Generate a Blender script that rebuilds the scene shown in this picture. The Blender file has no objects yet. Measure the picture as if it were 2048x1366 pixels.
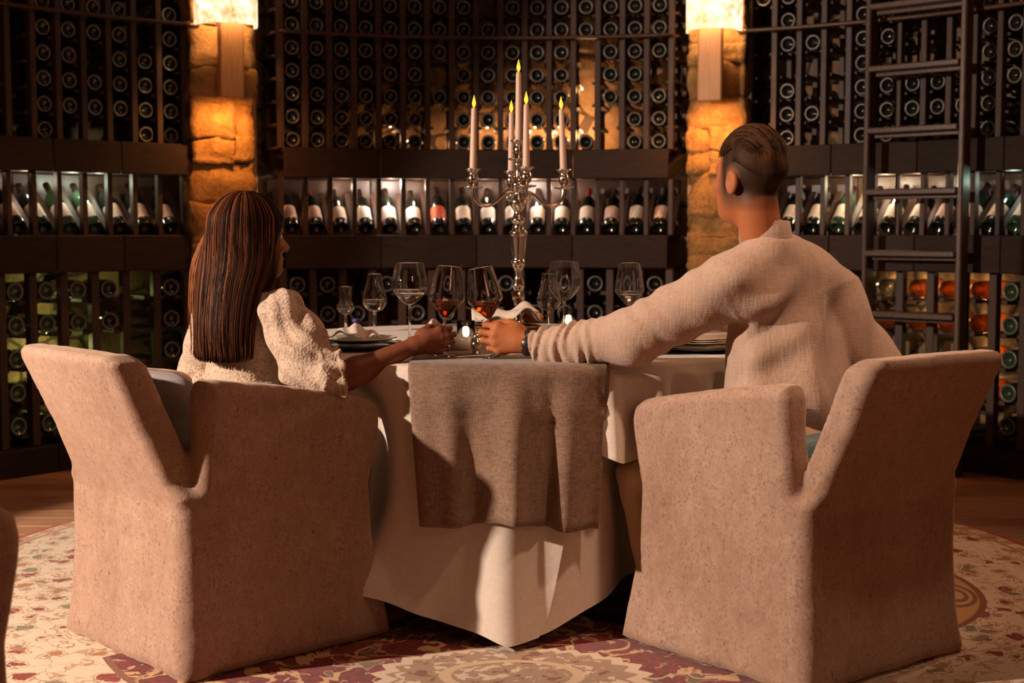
import bpy, bmesh, math, random
import numpy as np
from mathutils import Vector, Matrix

R = math.radians
random.seed(7)
S = bpy.context.scene
COL = S.collection

# ------------------------------------------------------------------ camera, light, exposure
FPX, CX, CY = 2844.0, 1024.0, 683.0
CAM_Y, CAM_Z, PITCH = -4.6, 1.10, math.atan(218.0 / FPX)
cam_data = bpy.data.cameras.new('camera')
cam = bpy.data.objects.new('camera', cam_data)
COL.objects.link(cam)
cam.location = (0, CAM_Y, CAM_Z)
cam.rotation_euler = (math.pi / 2 - PITCH, 0, 0)
cam_data.sensor_width = 36.0
cam_data.lens = 36.0 * FPX / 2048.0
cam_data.clip_start = 0.05
cam_data.dof.use_dof = True
cam_data.dof.focus_distance = 3.75
cam_data.dof.aperture_fstop = 4.5
S.camera = cam

world = bpy.data.worlds.new('world')
S.world = world
world.use_nodes = True
world.node_tree.nodes['Background'].inputs[0].default_value = (1.0, 0.55, 0.32, 1)
world.node_tree.nodes['Background'].inputs[1].default_value = 0.016

S.view_settings.view_transform = 'Standard'
S.view_settings.look = 'None'
S.view_settings.gamma = 1.0
S.view_settings.use_curve_mapping = False
S.view_settings.exposure = 0.0
S.cycles.use_denoising = True
S.cycles.max_bounces = 10
S.cycles.transparent_max_bounces = 16
S.cycles.transmission_bounces = 12
S.cycles.sample_clamp_indirect = 4.0
S.cycles.caustics_reflective = False
S.cycles.blur_glossy = 0.6


def lamp(name, kind, loc, energy, color, size=0.05, target=None, spot=None, blend=0.3):
    d = bpy.data.lights.new(name, kind)
    d.energy = energy
    d.color = color
    if kind == 'AREA':
        d.shape = 'DISK'
        d.size = size
    else:
        d.shadow_soft_size = size
    if kind == 'SPOT':
        d.spot_size = R(spot or 60)
        d.spot_blend = blend
    o = bpy.data.objects.new(name, d)
    COL.objects.link(o)
    o.location = loc
    if target is not None:
        o.rotation_euler = (Vector(target) - Vector(loc)).to_track_quat('-Z', 'Y').to_euler()
    return o


# wall lamps outside the picture (left hall, right cellar), and fill lamps added to lift the shade
KEY = (-3.75, -2.35, 1.98)
lamp('hall_spot', 'SPOT', KEY, 1120, (1.0, 0.79, 0.63), 0.045, (0.1, -0.55, 0.62), 70, 0.12)
lamp('cellar_lamp', 'SPOT', (2.62, 0.62, 2.2), 60, (1.0, 0.58, 0.34), 0.06, (0.1, -0.5, 0.6), 90, 0.5)
lamp('ceiling_fill', 'AREA', (0.3, -1.4, 3.1), 9, (1.0, 0.52, 0.30), 1.0, (0.2, -1.0, 0))  # soft overhead fill, added without a real fixture
lamp('table_spot', 'SPOT', (1.25, -1.85, 3.12), 150, (1.0, 0.66, 0.45), 0.10, (0.66, -0.72, 0.8), 34, 0.6)
lamp('rack_fill', 'SPOT', (1.5, -4.9, 2.9), 95, (1.0, 0.70, 0.52), 0.06, (-2.05, 1.75, 1.1), 22, 0.5)  # added wash to lift the left rack's browns, no known ceiling spot
lamp('rack_fill', 'SPOT', (-1.9, -4.9, 2.9), 70, (1.0, 0.64, 0.42), 0.06, (1.55, 2.3, 1.35), 16, 0.5)  # same added wash for the right rack
lamp('hall_fill', 'AREA', (1.9, -5.4, 2.7), 12, (1.0, 0.38, 0.20), 1.0, (0.4, -0.5, 0.8))  # added soft fill for the dark sides facing the viewer


def at(px, py, depth):
    """world point that projects to photo pixel (px, py) at the given distance in front of the camera along +y"""
    u, v = (px - CX) / FPX, (CY - py) / FPX
    dy = math.cos(PITCH) + v * math.sin(PITCH)
    dz = -math.sin(PITCH) + v * math.cos(PITCH)
    k = depth / dy
    return Vector((u * k, CAM_Y + depth, CAM_Z + dz * k))


# ------------------------------------------------------------------ scene helpers
def tag(o, label=None, cat=None, group=None, kind=None):
    if label: o['label'] = label
    if cat: o['category'] = cat
    if group: o['group'] = group
    if kind: o['kind'] = kind
    return o


def empty(name, loc=(0, 0, 0), rz=0.0, label=None, cat=None, group=None, kind=None):
    o = bpy.data.objects.new(name, None)
    o.empty_display_size = 0.1
    COL.objects.link(o)
    o.location = loc
    o.rotation_euler = (0, 0, rz)
    return tag(o, label, cat, group, kind)


def link(name, me, parent=None, mat=None, loc=None, rot=None):
    o = bpy.data.objects.new(name, me)
    COL.objects.link(o)
    if mat is not None and len(me.materials) == 0:
        for m in (mat if isinstance(mat, (list, tuple)) else [mat]):
            me.materials.append(m)
    if parent is not None: o.parent = parent
    if loc is not None: o.location = loc
    if rot is not None: o.rotation_euler = rot
    return o


def mesh_np(name, V, F, smooth=True):
    me = bpy.data.meshes.new(name)
    V = np.asarray(V, dtype=np.float32)
    if isinstance(F, np.ndarray):
        n, k = F.shape
        me.vertices.add(len(V)); me.vertices.foreach_set('co', V.ravel())
        me.loops.add(n * k); me.loops.foreach_set('vertex_index', F.astype(np.int32).ravel())
        me.polygons.add(n)
        me.polygons.foreach_set('loop_start', np.arange(0, n * k, k, dtype=np.int32))
        me.polygons.foreach_set('loop_total', np.full(n, k, dtype=np.int32))
        me.update(calc_edges=True)
        me.validate()
    else:
        me.from_pydata([tuple(v) for v in V], [], F)
    if smooth:
        me.polygons.foreach_set('use_smooth', [True] * len(me.polygons))
    me.update()
    return me


def grid_faces(nu, nv, wrap_u=False):
    F = []
    for j in range(nv - 1):
        for i in range(nu if wrap_u else nu - 1):
            a = j * nu + i; b = j * nu + (i + 1) % nu
            F.append((a, b, b + nu, a + nu))
    return F


_box_cache = {}
def box_mesh(sx, sy, sz, bev=0.004, key=None):
    """bevelled box centred on its bottom face"""
    k = (round(sx, 4), round(sy, 4), round(sz, 4), bev, key)
    if k in _box_cache: return _box_cache[k]
    bm = bmesh.new()
    bmesh.ops.create_cube(bm, size=1.0)
    bmesh.ops.scale(bm, vec=(sx, sy, sz), verts=bm.verts)
    bmesh.ops.translate(bm, vec=(0, 0, sz / 2), verts=bm.verts)
    if bev > 0:
        bmesh.ops.bevel(bm, geom=bm.edges[:], offset=min(bev, sx * .4, sy * .4, sz * .4), segments=1, affect='EDGES')
    me = bpy.data.meshes.new('box')
    bm.to_mesh(me); bm.free()
    _box_cache[k] = me
    return me


def lathe(name, prof, seg=32, smooth=True, close=False):
    """prof: list of (radius, z); poles are collapsed"""
    V, rings = [], []
    for r, z in prof:
        if r < 1e-6:
            rings.append([len(V)]); V.append((0, 0, z))
        else:
            rings.append(list(range(len(V), len(V) + seg)))
            for i in range(seg):
                a = 2 * math.pi * i / seg
                V.append((r * math.cos(a), r * math.sin(a), z))
    F = []
    pairs = list(zip(rings[:-1], rings[1:]))
    if close: pairs.append((rings[-1], rings[0]))
    for A, B in pairs:
        if len(A) == 1 and len(B) == 1: continue
        for i in range(seg):
            j = (i + 1) % seg
            if len(A) == 1: F.append((A[0], B[j], B[i]))
            elif len(B) == 1: F.append((A[i], A[j], B[0]))
            else: F.append((A[i], A[j], B[j], B[i]))
    return mesh_np(name, V, F, smooth)


def tube_np(pts, radii, seg=8, caps=True):
    pts = [Vector(p) for p in pts]
    V, F = [], []
    n = len(pts)
    up = None
    for i, p in enumerate(pts):
        t = (pts[min(i + 1, n - 1)] - pts[max(i - 1, 0)]).normalized()
        if up is None:
            up = t.orthogonal().normalized()
        up = (up - t * up.dot(t)).normalized()
        s = t.cross(up)
        r = radii[i] if isinstance(radii, (list, tuple)) else radii
        for k in range(seg):
            a = 2 * math.pi * k / seg
            V.append(tuple(p + (up * math.cos(a) + s * math.sin(a)) * r))
    for i in range(n - 1):
        for k in range(seg):
            a = i * seg + k; b = i * seg + (k + 1) % seg
            F.append((a, b, b + seg, a + seg))
    if caps:
        F.append(tuple(reversed(range(seg))))
        F.append(tuple(range((n - 1) * seg, n * seg)))
    return V, F


def tube(name, pts, radii, seg=8):
    V, F = tube_np(pts, radii, seg)
    return mesh_np(name, V, F)


def join_np(parts):
    V, F = [], []
    for v, f in parts:
        o = len(V)
        V += list(v)
        F += [tuple(i + o for i in q) for q in f]
    return V, F


def noise3(P, f, seed=0):
    """cheap smooth pseudo noise, -1..1, vectorised"""
    x, y, z = P[:, 0] * f, P[:, 1] * f, P[:, 2] * f
    s = seed * 1.37
    return (np.sin(x * 1.9 + 1.3 * np.sin(y * 1.1 + s) + s) + np.sin(y * 2.1 + 1.2 * np.sin(z * 1.3 + 2 * s) + 2.1 * s)
            + np.sin(z * 1.7 + 1.1 * np.sin(x * 1.5 + 3 * s) + .7 * s)) / 3.0


# ------------------------------------------------------------------ signed distance modelling
def V3(v): return np.array(v, dtype=np.float32)

def cone(P, a, b, r1, r2):
    a, b = V3(a), V3(b)
    d = b - a
    t = np.clip((P - a) @ d / max(float(d @ d), 1e-9), 0, 1)
    q = P - a - t[:, None] * d
    return np.sqrt((q * q).sum(1)) - (r1 + (r2 - r1) * t)

def ell(P, c, r, M=None):
    q = P - V3(c)
    if M is not None: q = q @ V3(M).T      # rows of M are the local axes
    r = V3(r)
    k0 = np.sqrt(((q / r) ** 2).sum(1)); k1 = np.sqrt(((q / r ** 2) ** 2).sum(1))
    return k0 * (k0 - 1) / np.maximum(k1, 1e-6)

def rbox(P, c, h, r, M=None):
    q = P - V3(c)
    if M is not None: q = q @ V3(M).T
    q = np.abs(q) - (V3(h) - r)
    return np.sqrt((np.maximum(q, 0) ** 2).sum(1)) + np.minimum(q.max(1), 0) - r

def smin(a, b, k):
    h = np.clip(0.5 + 0.5 * (b - a) / k, 0, 1)
    return b + (a - b) * h - k * h * (1 - h)

def smax(a, b, k): return -smin(-a, -b, k)

def sdf_np(fn, lo, hi, h):
    lo, hi = np.array(lo, dtype=np.float64), np.array(hi, dtype=np.float64)
    B = 6
    nb = np.ceil((hi - lo) / (h * B)).astype(int)
    n = nb * B + 1
    D = np.zeros(n, dtype=np.float32)
    bc = np.stack(np.meshgrid(*[(np.arange(k) + .5) * B * h + l for k, l in zip(nb, lo)], indexing='ij'), -1).reshape(-1, 3).astype(np.float32)
    dc = fn(bc)
    act = np.abs(dc) < h * B * 1.35 + 0.006
    Dc = np.sign(dc).reshape(nb)
    D[:-1, :-1, :-1] = np.repeat(np.repeat(np.repeat(Dc, B, 0), B, 1), B, 2)
    D[-1] = D[-2]; D[:, -1] = D[:, -2]; D[:, :, -1] = D[:, :, -2]
    D[D == 0] = 1
    idx = np.argwhere(act.reshape(nb))
    loc = np.stack(np.meshgrid(*[np.arange(B + 1)] * 3, indexing='ij'), -1).reshape(-1, 3)
    for s in range(0, len(idx), 400):
        I = (idx[s:s + 400, None, :] * B + loc[None]).reshape(-1, 3)
        D[I[:, 0], I[:, 1], I[:, 2]] = fn((I * h + lo).astype(np.float32))
    inside = D < 0
    c = np.zeros(n - 1, dtype=np.int8)
    for dx in (0, 1):
        for dy in (0, 1):
            for dz in (0, 1):
                c += inside[dx:n[0] - 1 + dx, dy:n[1] - 1 + dy, dz:n[2] - 1 + dz]
    cells = np.argwhere((c > 0) & (c < 8))
    vid = -np.ones(n - 1, dtype=np.int32)
    vid[cells[:, 0], cells[:, 1], cells[:, 2]] = np.arange(len(cells))
    corners = np.array([(x, y, z) for x in (0, 1) for y in (0, 1) for z in (0, 1)])
    edges = [(a, b) for a in range(8) for b in range(a + 1, 8) if np.abs(corners[a] - corners[b]).sum() == 1]
    val = np.stack([D[cells[:, 0] + k[0], cells[:, 1] + k[1], cells[:, 2] + k[2]] for k in corners], 1)
    acc = np.zeros((len(cells), 3)); cnt = np.zeros(len(cells))
    for a, b in edges:
        va, vb = val[:, a], val[:, b]
        m = (va < 0) != (vb < 0)
        t = np.where(m, va / np.where(m, va - vb, 1), 0)
        p = corners[a] + t[:, None] * (corners[b] - corners[a])
        acc += p * m[:, None]; cnt += m
    V = (cells + acc / np.maximum(cnt, 1)[:, None]) * h + lo
    quads = []
    for ax in range(3):
        u, v = (ax + 1) % 3, (ax + 2) % 3
        sl0 = [slice(None)] * 3; sl1 = [slice(None)] * 3
        sl0[ax] = slice(0, -1); sl1[ax] = slice(1, None)
        s0, s1 = inside[tuple(sl0)], inside[tuple(sl1)]
        for flip in (False, True):
            E = np.argwhere((s0 & ~s1) if not flip else (~s0 & s1))
            E = E[(E[:, u] > 0) & (E[:, v] > 0) & (E[:, u] < n[u] - 1) & (E[:, v] < n[v] - 1)]
            if not len(E): continue
            def cell(du, dv):
                q = E.copy(); q[:, u] -= du; q[:, v] -= dv
                return vid[q[:, 0], q[:, 1], q[:, 2]]
            Q = np.stack([cell(1, 1), cell(0, 1), cell(0, 0), cell(1, 0)], 1)
            if flip: Q = Q[:, ::-1]
            quads.append(Q)
    F = np.concatenate(quads)
    F = F[(F >= 0).all(1)]
    return V, F


def sdf_mesh(name, fn, lo, hi, h):
    V, F = sdf_np(fn, lo, hi, h)
    return mesh_np(name, V, F)


def poly_sdf(x, y, pts):
    """signed distance to a polygon (2D), vectorised"""
    d = np.full(x.shape, 1e9, dtype=np.float32)
    s = np.ones(x.shape, dtype=np.float32)
    n = len(pts)
    for i in range(n):
        ax, ay = pts[i]; bx, by = pts[i - 1]
        ex, ey = bx - ax, by - ay
        wx, wy = x - ax, y - ay
        t = np.clip((wx * ex + wy * ey) / (ex * ex + ey * ey + 1e-12), 0, 1)
        d = np.minimum(d, (wx - ex * t) ** 2 + (wy - ey * t) ** 2)
        c1, c2, c3 = y >= ay, y < by, ex * wy > ey * wx
        s = np.where((c1 & c2 & c3) | (~c1 & ~c2 & ~c3), -s, s)
    return s * np.sqrt(d)


def extrude_round(d2, w, t, r):
    """rounded extrusion: outline distance d2, offset w from the mid plane, half thickness t, edge radius r"""
    a, b = d2 + r, np.abs(w) - t + r
    return np.sqrt(np.maximum(a, 0) ** 2 + np.maximum(b, 0) ** 2) + np.minimum(np.maximum(a, b), 0) - r


# ------------------------------------------------------------------ materials
class X:
    """a value in a node tree, so that patterns can be written as plain arithmetic"""
    def __init__(s, nt, sock): s.nt, s.k = nt, sock
    def _m(s, op, *o):
        n = s.nt.nodes.new('ShaderNodeMath'); n.operation = op
        for i, v in enumerate((s,) + o):
            if isinstance(v, X): s.nt.links.new(v.k, n.inputs[i])
            else: n.inputs[i].default_value = v
        return X(s.nt, n.outputs[0])
    def __add__(s, o): return s._m('ADD', o)
    def __sub__(s, o): return s._m('SUBTRACT', o)
    def __mul__(s, o): return s._m('MULTIPLY', o)
    def __truediv__(s, o): return s._m('DIVIDE', o)
    def __rsub__(s, o): return (s * -1.0) + o
    __radd__ = __add__
    __rmul__ = __mul__
    def lt(s, o): return s._m('LESS_THAN', o)
    def gt(s, o): return s._m('GREATER_THAN', o)
    def abs(s): return s._m('ABSOLUTE')
    def sqrt(s): return s._m('SQRT')
    def sin(s): return s._m('SINE')
    def fract(s): return s._m('FRACT')
    def atan2(s, o): return s._m('ARCTAN2', o)
    def pw(s, o): return s._m('POWER', o)
    def max(s, o): return s._m('MAXIMUM', o)
    def min(s, o): return s._m('MINIMUM', o)
    def ping(s, o): return s._m('PINGPONG', o)
    def ramp(s, a, b):
        n = s.nt.nodes.new('ShaderNodeMapRange'); n.clamp = True
        s.nt.links.new(s.k, n.inputs[0])
        n.inputs[1].default_value, n.inputs[2].default_value = a, b
        return X(s.nt, n.outputs[0])


class Mat:
    def __init__(s, name):
        s.m = bpy.data.materials.new(name); s.m.use_nodes = True
        s.nt = s.m.node_tree
        s.b = s.nt.nodes['Principled BSDF']
    def coord(s, kind='Object', scale=(1, 1, 1)):
        n = s.nt.nodes.new('ShaderNodeTexCoord')
        mp = s.nt.nodes.new('ShaderNodeMapping')
        mp.inputs['Scale'].default_value = scale
        s.nt.links.new(n.outputs[kind], mp.inputs[0])
        return mp.outputs[0]
    def xyz(s, vec):
        n = s.nt.nodes.new('ShaderNodeSeparateXYZ'); s.nt.links.new(vec, n.inputs[0])
        return [X(s.nt, o) for o in n.outputs]
    def vec(s, *c):
        n = s.nt.nodes.new('ShaderNodeCombineXYZ')
        for i, v in enumerate(c):
            if isinstance(v, X): s.nt.links.new(v.k, n.inputs[i])
            else: n.inputs[i].default_value = v
        return n.outputs[0]
    def noise(s, vec, scale, detail=4, rough=.55, dist=0.0):
        n = s.nt.nodes.new('ShaderNodeTexNoise')
        s.nt.links.new(vec, n.inputs['Vector'])
        n.inputs['Scale'].default_value = scale; n.inputs['Detail'].default_value = detail
        n.inputs['Roughness'].default_value = rough; n.inputs['Distortion'].default_value = dist
        return X(s.nt, n.outputs['Fac'])
    def voro(s, vec, scale, feature='F1', rand=1.0):
        n = s.nt.nodes.new('ShaderNodeTexVoronoi'); n.feature = feature
        s.nt.links.new(vec, n.inputs['Vector'])
        n.inputs['Scale'].default_value = scale
        n.inputs['Randomness'].default_value = rand
        col = n.outputs['Color'] if 'Color' in n.outputs else None
        return X(s.nt, n.outputs['Distance']), col
    def wave(s, vec, scale, dist=2.0, detail=2, axis='X'):
        n = s.nt.nodes.new('ShaderNodeTexWave'); n.bands_direction = axis
        s.nt.links.new(vec, n.inputs['Vector'])
        n.inputs['Scale'].default_value = scale; n.inputs['Distortion'].default_value = dist
        n.inputs['Detail'].default_value = detail
        return X(s.nt, n.outputs['Fac'])
    def mix(s, fac, a, b):
        n = s.nt.nodes.new('ShaderNodeMix'); n.data_type = 'RGBA'
        if isinstance(fac, X): s.nt.links.new(fac.k, n.inputs[0])
        else: n.inputs[0].default_value = fac
        for i, v in ((6, a), (7, b)):
            if isinstance(v, (tuple, list)): n.inputs[i].default_value = (*v, 1) if len(v) == 3 else v
            else: s.nt.links.new(v, n.inputs[i])
        return n.outputs[2]
    def rnd(s):
        n = s.nt.nodes.new('ShaderNodeObjectInfo')
        return X(s.nt, n.outputs['Random'])
    def color(s, c):
        if isinstance(c, (tuple, list)): s.b.inputs['Base Color'].default_value = (*c, 1)
        else: s.nt.links.new(c, s.b.inputs['Base Color'])
        return s
    def set(s, **k):
        names = dict(rough='Roughness', metal='Metallic', spec='Specular IOR Level', trans='Transmission Weight', ior='IOR',
                     sheen='Sheen Weight', sheen_r='Sheen Roughness', coat='Coat Weight', sss='Subsurface Weight', sss_s='Subsurface Scale', alpha='Alpha', aniso='Anisotropic')
        for a, v in k.items():
            i = s.b.inputs[names[a]]
            if isinstance(v, X): s.nt.links.new(v.k, i)
            else: i.default_value = v
        return s
    def sheen_tint(s, c): s.b.inputs['Sheen Tint'].default_value = (*c, 1); return s
    def emit(s, c, e):
        if isinstance(c, (tuple, list)): s.b.inputs['Emission Color'].default_value = (*c, 1)
        else: s.nt.links.new(c, s.b.inputs['Emission Color'])
        if isinstance(e, X): s.nt.links.new(e.k, s.b.inputs['Emission Strength'])
        else: s.b.inputs['Emission Strength'].default_value = e
        return s
    def bump(s, h, strength=.3, dist=.01):
        n = s.nt.nodes.new('ShaderNodeBump')
        n.inputs['Strength'].default_value = strength; n.inputs['Distance'].default_value = dist
        s.nt.links.new(h.k, n.inputs['Height']); s.nt.links.new(n.outputs[0], s.b.inputs['Normal'])
        return s


def wood(name, a, b, rough=.5, scale=(6, 6, 1.2), spec=.4):
    m = Mat(name); v = m.coord('Object', scale)
    r = m.rnd()
    off = m.vec(r * 7.0, r * 13.0, r * 5.0)
    ad = m.nt.nodes.new('ShaderNodeVectorMath'); ad.operation = 'ADD'
    m.nt.links.new(v, ad.inputs[0]); m.nt.links.new(off, ad.inputs[1])
    v = ad.outputs[0]
    g = m.noise(v, 7, 6, .65, .6); g2 = m.noise(v, 28, 3, .6)
    f = (g * .65 + g2 * .35 + (r - .5) * .22).ramp(.3, .72)
    m.color(m.mix(f, a, b)).set(rough=(g2 * .25 + (rough - .12)), spec=spec)
    m.bump(g2, .25, .004)
    return m.m


M = {}
M['rack'] = wood('dark_rack_wood', (.026, .0125, .008), (.070, .035, .024), .5, (6, 6, 1.2), .3)
M['fascia'] = wood('dark_fascia_wood', (.014, .0075, .005), (.036, .020, .014), .62, (1.5, 6, 7), .14)
M['floor_wood'] = wood('floor_wood', (.22, .085, .042), (.60, .33, .19), .36, (1.0, 7, 7))
M['tongue'] = wood('sconce_wood', (.52, .24, .095), (.74, .40, .18), .5, (10, 10, .7))
M['ladder'] = wood('ladder_wood', (.030, .014, .009), (.085, .040, .024), .38)

def stone_mat():
    m = Mat('rough_golden_stone'); v = m.coord('Object'); r = m.rnd()
    n1 = m.noise(v, 9, 8, .7, .5); n2 = m.noise(v, 45, 5, .7)
    c = m.mix(n1.ramp(.32, .7), (.20, .095, .030), (.52, .28, .095))
    c = m.mix(n2.ramp(.45, .75) * .5, c, (.60, .36, .14))
    c = m.mix((r - .3) * .5, c, (.32, .16, .05))
    m.color(c).set(rough=.85, spec=.25)
    m.bump(n1 * .5 + n2 * .5, 1.0, .035)
    return m.m
M['stone'] = stone_mat()

def mortar_mat():
    m = Mat('dark_mortar'); v = m.coord('Object'); n = m.noise(v, 30, 5)
    m.color(m.mix(n, (.05, .028, .014), (.16, .09, .045))).set(rough=.95); m.bump(n, .6, .01); return m.m
M['mortar'] = mortar_mat()

def wall_mat():
    m = Mat('cellar_wall_stone'); v = m.coord('Object')
    d, c = m.voro(v, 4.0); e, _ = m.voro(v, 4.0, 'DISTANCE_TO_EDGE')
    n = m.noise(v, 22, 6, .65)
    col = m.mix(n, (.10, .055, .028), (.30, .18, .095))
    m.color(m.mix(e.lt(.035), col, (.05, .028, .016))).set(rough=.9)
    m.bump(e.min(.1) * 6.0 + n, .7, .03)
    return m.m
M['wall'] = wall_mat()

def plaster():
    m = Mat('ceiling_plaster'); v = m.coord('Object'); n = m.noise(v, 12, 5)
    m.color(m.mix(n, (.24, .15, .10), (.36, .24, .16))).set(rough=.95); m.bump(n, .3, .01); return m.m
M['plaster'] = plaster()

def suede():
    m = Mat('worn_beige_velvet'); v = m.coord('Object')
    n0 = m.noise(v, 2.6, 3, .5, .4); n1 = m.noise(v, 24, 6, .72); n2 = m.noise(v, 130, 4, .8)
    st = m.noise(m.coord('Object', (1, 1, .35)), 55, 3, .7)
    c = m.mix((n1 * .6 + n0 * .4).ramp(.34, .66), (.29, .172, .118), (.46, .312, .236))
    c = m.mix((n2 * .6 + st * .2 + n1 * .2).ramp(.50, .62) * .75, c, (.15, .076, .047))
    sp = m.noise(v, 34, 2, .5)
    c = m.mix(sp.ramp(.73, .76) * .6, c, (.085, .042, .026))
    m.color(c).set(rough=.95, spec=.12, sheen=.35, sheen_r=.45).sheen_tint((1, .75, .58))
    m.bump(n2 * .6 + n1 * .6, .35, .006)
    return m.m
M['suede'] = suede()

def linen(name, a, b, scale=420, bump=.12, sheen=.15):
    m = Mat(name); v = m.coord('Object')
    w1 = m.noise(m.coord('Object', (1, 1, .12)), scale * .8, 2, .6); w2 = m.noise(m.coord('Object', (.12, .12, 1)), scale * .8, 2, .6)
    n = m.noise(v, 9, 4, .6)
    f = (w1 * .4 + w2 * .4 + n * .2).ramp(.38, .62)
    m.color(m.mix(f, a, b)).set(rough=.9, spec=.15, sheen=sheen, sheen_r=.5)
    m.bump(w1 + w2, bump, .002)
    return m.m
M['cloth'] = linen('white_damask_cloth', (.60, .505, .425), (.70, .60, .515), 420, .06)
M['napkin'] = linen('napkin_linen', (.58, .47, .39), (.68, .57, .48))
M['runner'] = linen('taupe_linen', (.125, .072, .046), (.280, .178, .122), 520, .15)
M['trouser'] = linen('beige_trouser_twill', (.50, .33, .20), (.62, .43, .27), 500)
M['grey_cushion'] = linen('grey_cushion_cloth', (.20, .175, .17), (.28, .25, .245), 400)
M['shoe'] = Mat('dark_shoe').color((.012, .011, .014)).set(rough=.45).m

def muslin():
    m = Mat('cream_crinkled_muslin'); v = m.coord('Object')
    st = m.noise(m.coord('Object', (1, 1, .10)), 130, 3, .6, .2); w = m.noise(m.coord('Object', (.15, .15, 1)), 260, 2, .6); n = m.noise(v, 6, 3)
    f = (st * .5 + w * .3 + n * .2).ramp(.36, .64)
    m.color(m.mix(f, (.385, .262, .196), (.485, .342, .262))).set(rough=.92, spec=.12, sheen=.2)
    m.bump(st * 1.0 + w * .5, .42, .005)
    return m.m
M['muslin'] = muslin()

def lace():
    m = Mat('cream_lace_with_gold'); v = m.coord('Object')
    e, _ = m.voro(v, 46, 'DISTANCE_TO_EDGE'); d, _ = m.voro(v, 150); n = m.noise(v, 14, 4)
    c = m.mix(n, (.46, .335, .25), (.57, .435, .345))
    c = m.mix(e.lt(.085) * (d.lt(.42)) * .85, c, (.33, .175, .08))
    band = m.noise(v, 8, 2)
    c = m.mix(band.gt(.52) * d.lt(.30) * .7, c, (.36, .19, .085))
    m.color(c).set(rough=.85, spec=.15, sheen=.2)
    m.bump(e.min(.2) * -2.0 + d, .45, .004)
    return m.m
M['lace'] = lace()

def skin(name, a, b):
    m = Mat(name); v = m.coord('Object'); n = m.noise(v, 18, 5, .6); n2 = m.noise(v, 240, 3)
    m.color(m.mix(n, a, b)).set(rough=.48, spec=.4, sss=.12, sss_s=.01)
    m.b.inputs['Subsurface Radius'].default_value = (1, .35, .2)
    m.bump(n2, .12, .002)
    return m.m
M['skin_man'] = skin('skin_warm', (.40, .185, .098), (.50, .245, .135))
M['skin_woman'] = skin('skin_tan', (.17, .050, .020), (.23, .075, .032))

M['silver'] = Mat('polished_silver').color((.78, .70, .62)).set(metal=1.0, rough=.16).m
M['steel'] = Mat('cutlery_steel').color((.72, .68, .64)).set(metal=1.0, rough=.2).m
M['glass'] = Mat('clear_glass').color((1, 1, 1)).set(trans=1.0, rough=0.0, ior=1.45).m
M['wax'] = Mat('ivory_wax').color((.62, .44, .34)).set(rough=.55, sss=.3, sss_s=.02).m
M['flame'] = Mat('amber_led_flame').color((.9, .55, .05)).emit((1.0, .50, .035), 1.5).set(rough=.5).m
M['tea_flame'] = Mat('tealight_flame').color((1, .8, .4)).emit((1.0, .66, .30), 26.0).m
M['porcelain'] = Mat('white_porcelain').color((.72, .66, .60)).set(rough=.12, coat=.5).m
M['dark_plate'] = Mat('black_slate_rim').color((.02, .017, .016)).set(rough=.3).m
M['clear_liquid'] = Mat('added_clear_liquid').color((1, 1, 1)).set(trans=1.0, rough=0.0, ior=1.33).m
M['brandy'] = Mat('amber_wine').color((.50, .12, .012)).set(trans=1.0, rough=0.0, ior=1.34).m
M['bread'] = Mat('bread_crust').color((.45, .19, .045)).set(rough=.75).m
def wicker():
    m = Mat('woven_basket'); v = m.coord('Object'); w = m.wave(v, 60, 3, 2, 'Z'); n = m.noise(v, 60, 3)
    m.color(m.mix(w * .6 + n * .4, (.20, .085, .032), (.46, .24, .11))).set(rough=.6); m.bump(w + n, .8, .006); return m.m
M['wicker'] = wicker()
M['blue_wax'] = Mat('dark_blue_ring').color((.030, .028, .16)).set(rough=.35).m
M['watch'] = Mat('black_watch').color((.018, .016, .017)).set(rough=.35).m
M['bottle'] = Mat('dark_bottle_glass').color((.006, .0075, .005)).set(rough=.12, spec=.6, coat=.4).m
M['bottle_green'] = Mat('green_bottle_glass').color((.020, .045, .018)).set(rough=.10, spec=.6, coat=.4).m
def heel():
    m = Mat('bottle_heel_highlight'); v = m.coord('Object'); n = m.noise(v, 130, 3, .7)  # paler ring colour paints the highlight on the butt's rounded heel
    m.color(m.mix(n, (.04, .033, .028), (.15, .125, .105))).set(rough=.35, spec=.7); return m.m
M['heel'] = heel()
def amber():
    m = Mat('amber_bottle_glass'); v = m.coord('Object'); n = m.noise(v, 60, 3, .7)
    m.color(m.mix(n.ramp(.35, .65), (.95, .36, .05), (1.0, .55, .14))).set(trans=1.0, rough=.06, ior=1.4); m.bump(n, .7, .006); return m.m
M['amber'] = amber()
M['clear_bottle'] = Mat('clear_bottle_glass').color((.9, .85, .8)).set(trans=1.0, rough=.1, ior=1.4).m
def label_mat(name, c, ink):
    m = Mat(name); v = m.coord('Object'); x, y, z = m.xyz(v)
    line = (z * 95.0).fract().lt(.32) * m.noise(m.vec(x * 220.0, y * 220.0, z * 8.0), 1.0, 2).gt(.5)
    n = m.noise(v, 20, 3)
    m.color(m.mix(line * .55, m.mix(n, c, tuple(q * .85 for q in c)), ink)).set(rough=.6, spec=.2); return m.m
M['label_cream'] = label_mat('cream_bottle_label', (.74, .58, .46), (.10, .06, .04))
M['label_pink'] = label_mat('rosy_bottle_label', (.70, .45, .35), (.10, .04, .03))
M['label_red'] = label_mat('red_bottle_label', (.62, .10, .05), (.70, .40, .2))
M['label_white'] = label_mat('white_bottle_label', (.86, .78, .70), (.12, .08, .06))
M['label_yellow'] = label_mat('yellow_bottle_label', (.55, .47, .12), (.12, .10, .03))
M['capsule_dark'] = Mat('dark_foil_capsule').color((.03, .012, .010)).set(rough=.35, metal=.4).m
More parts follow.
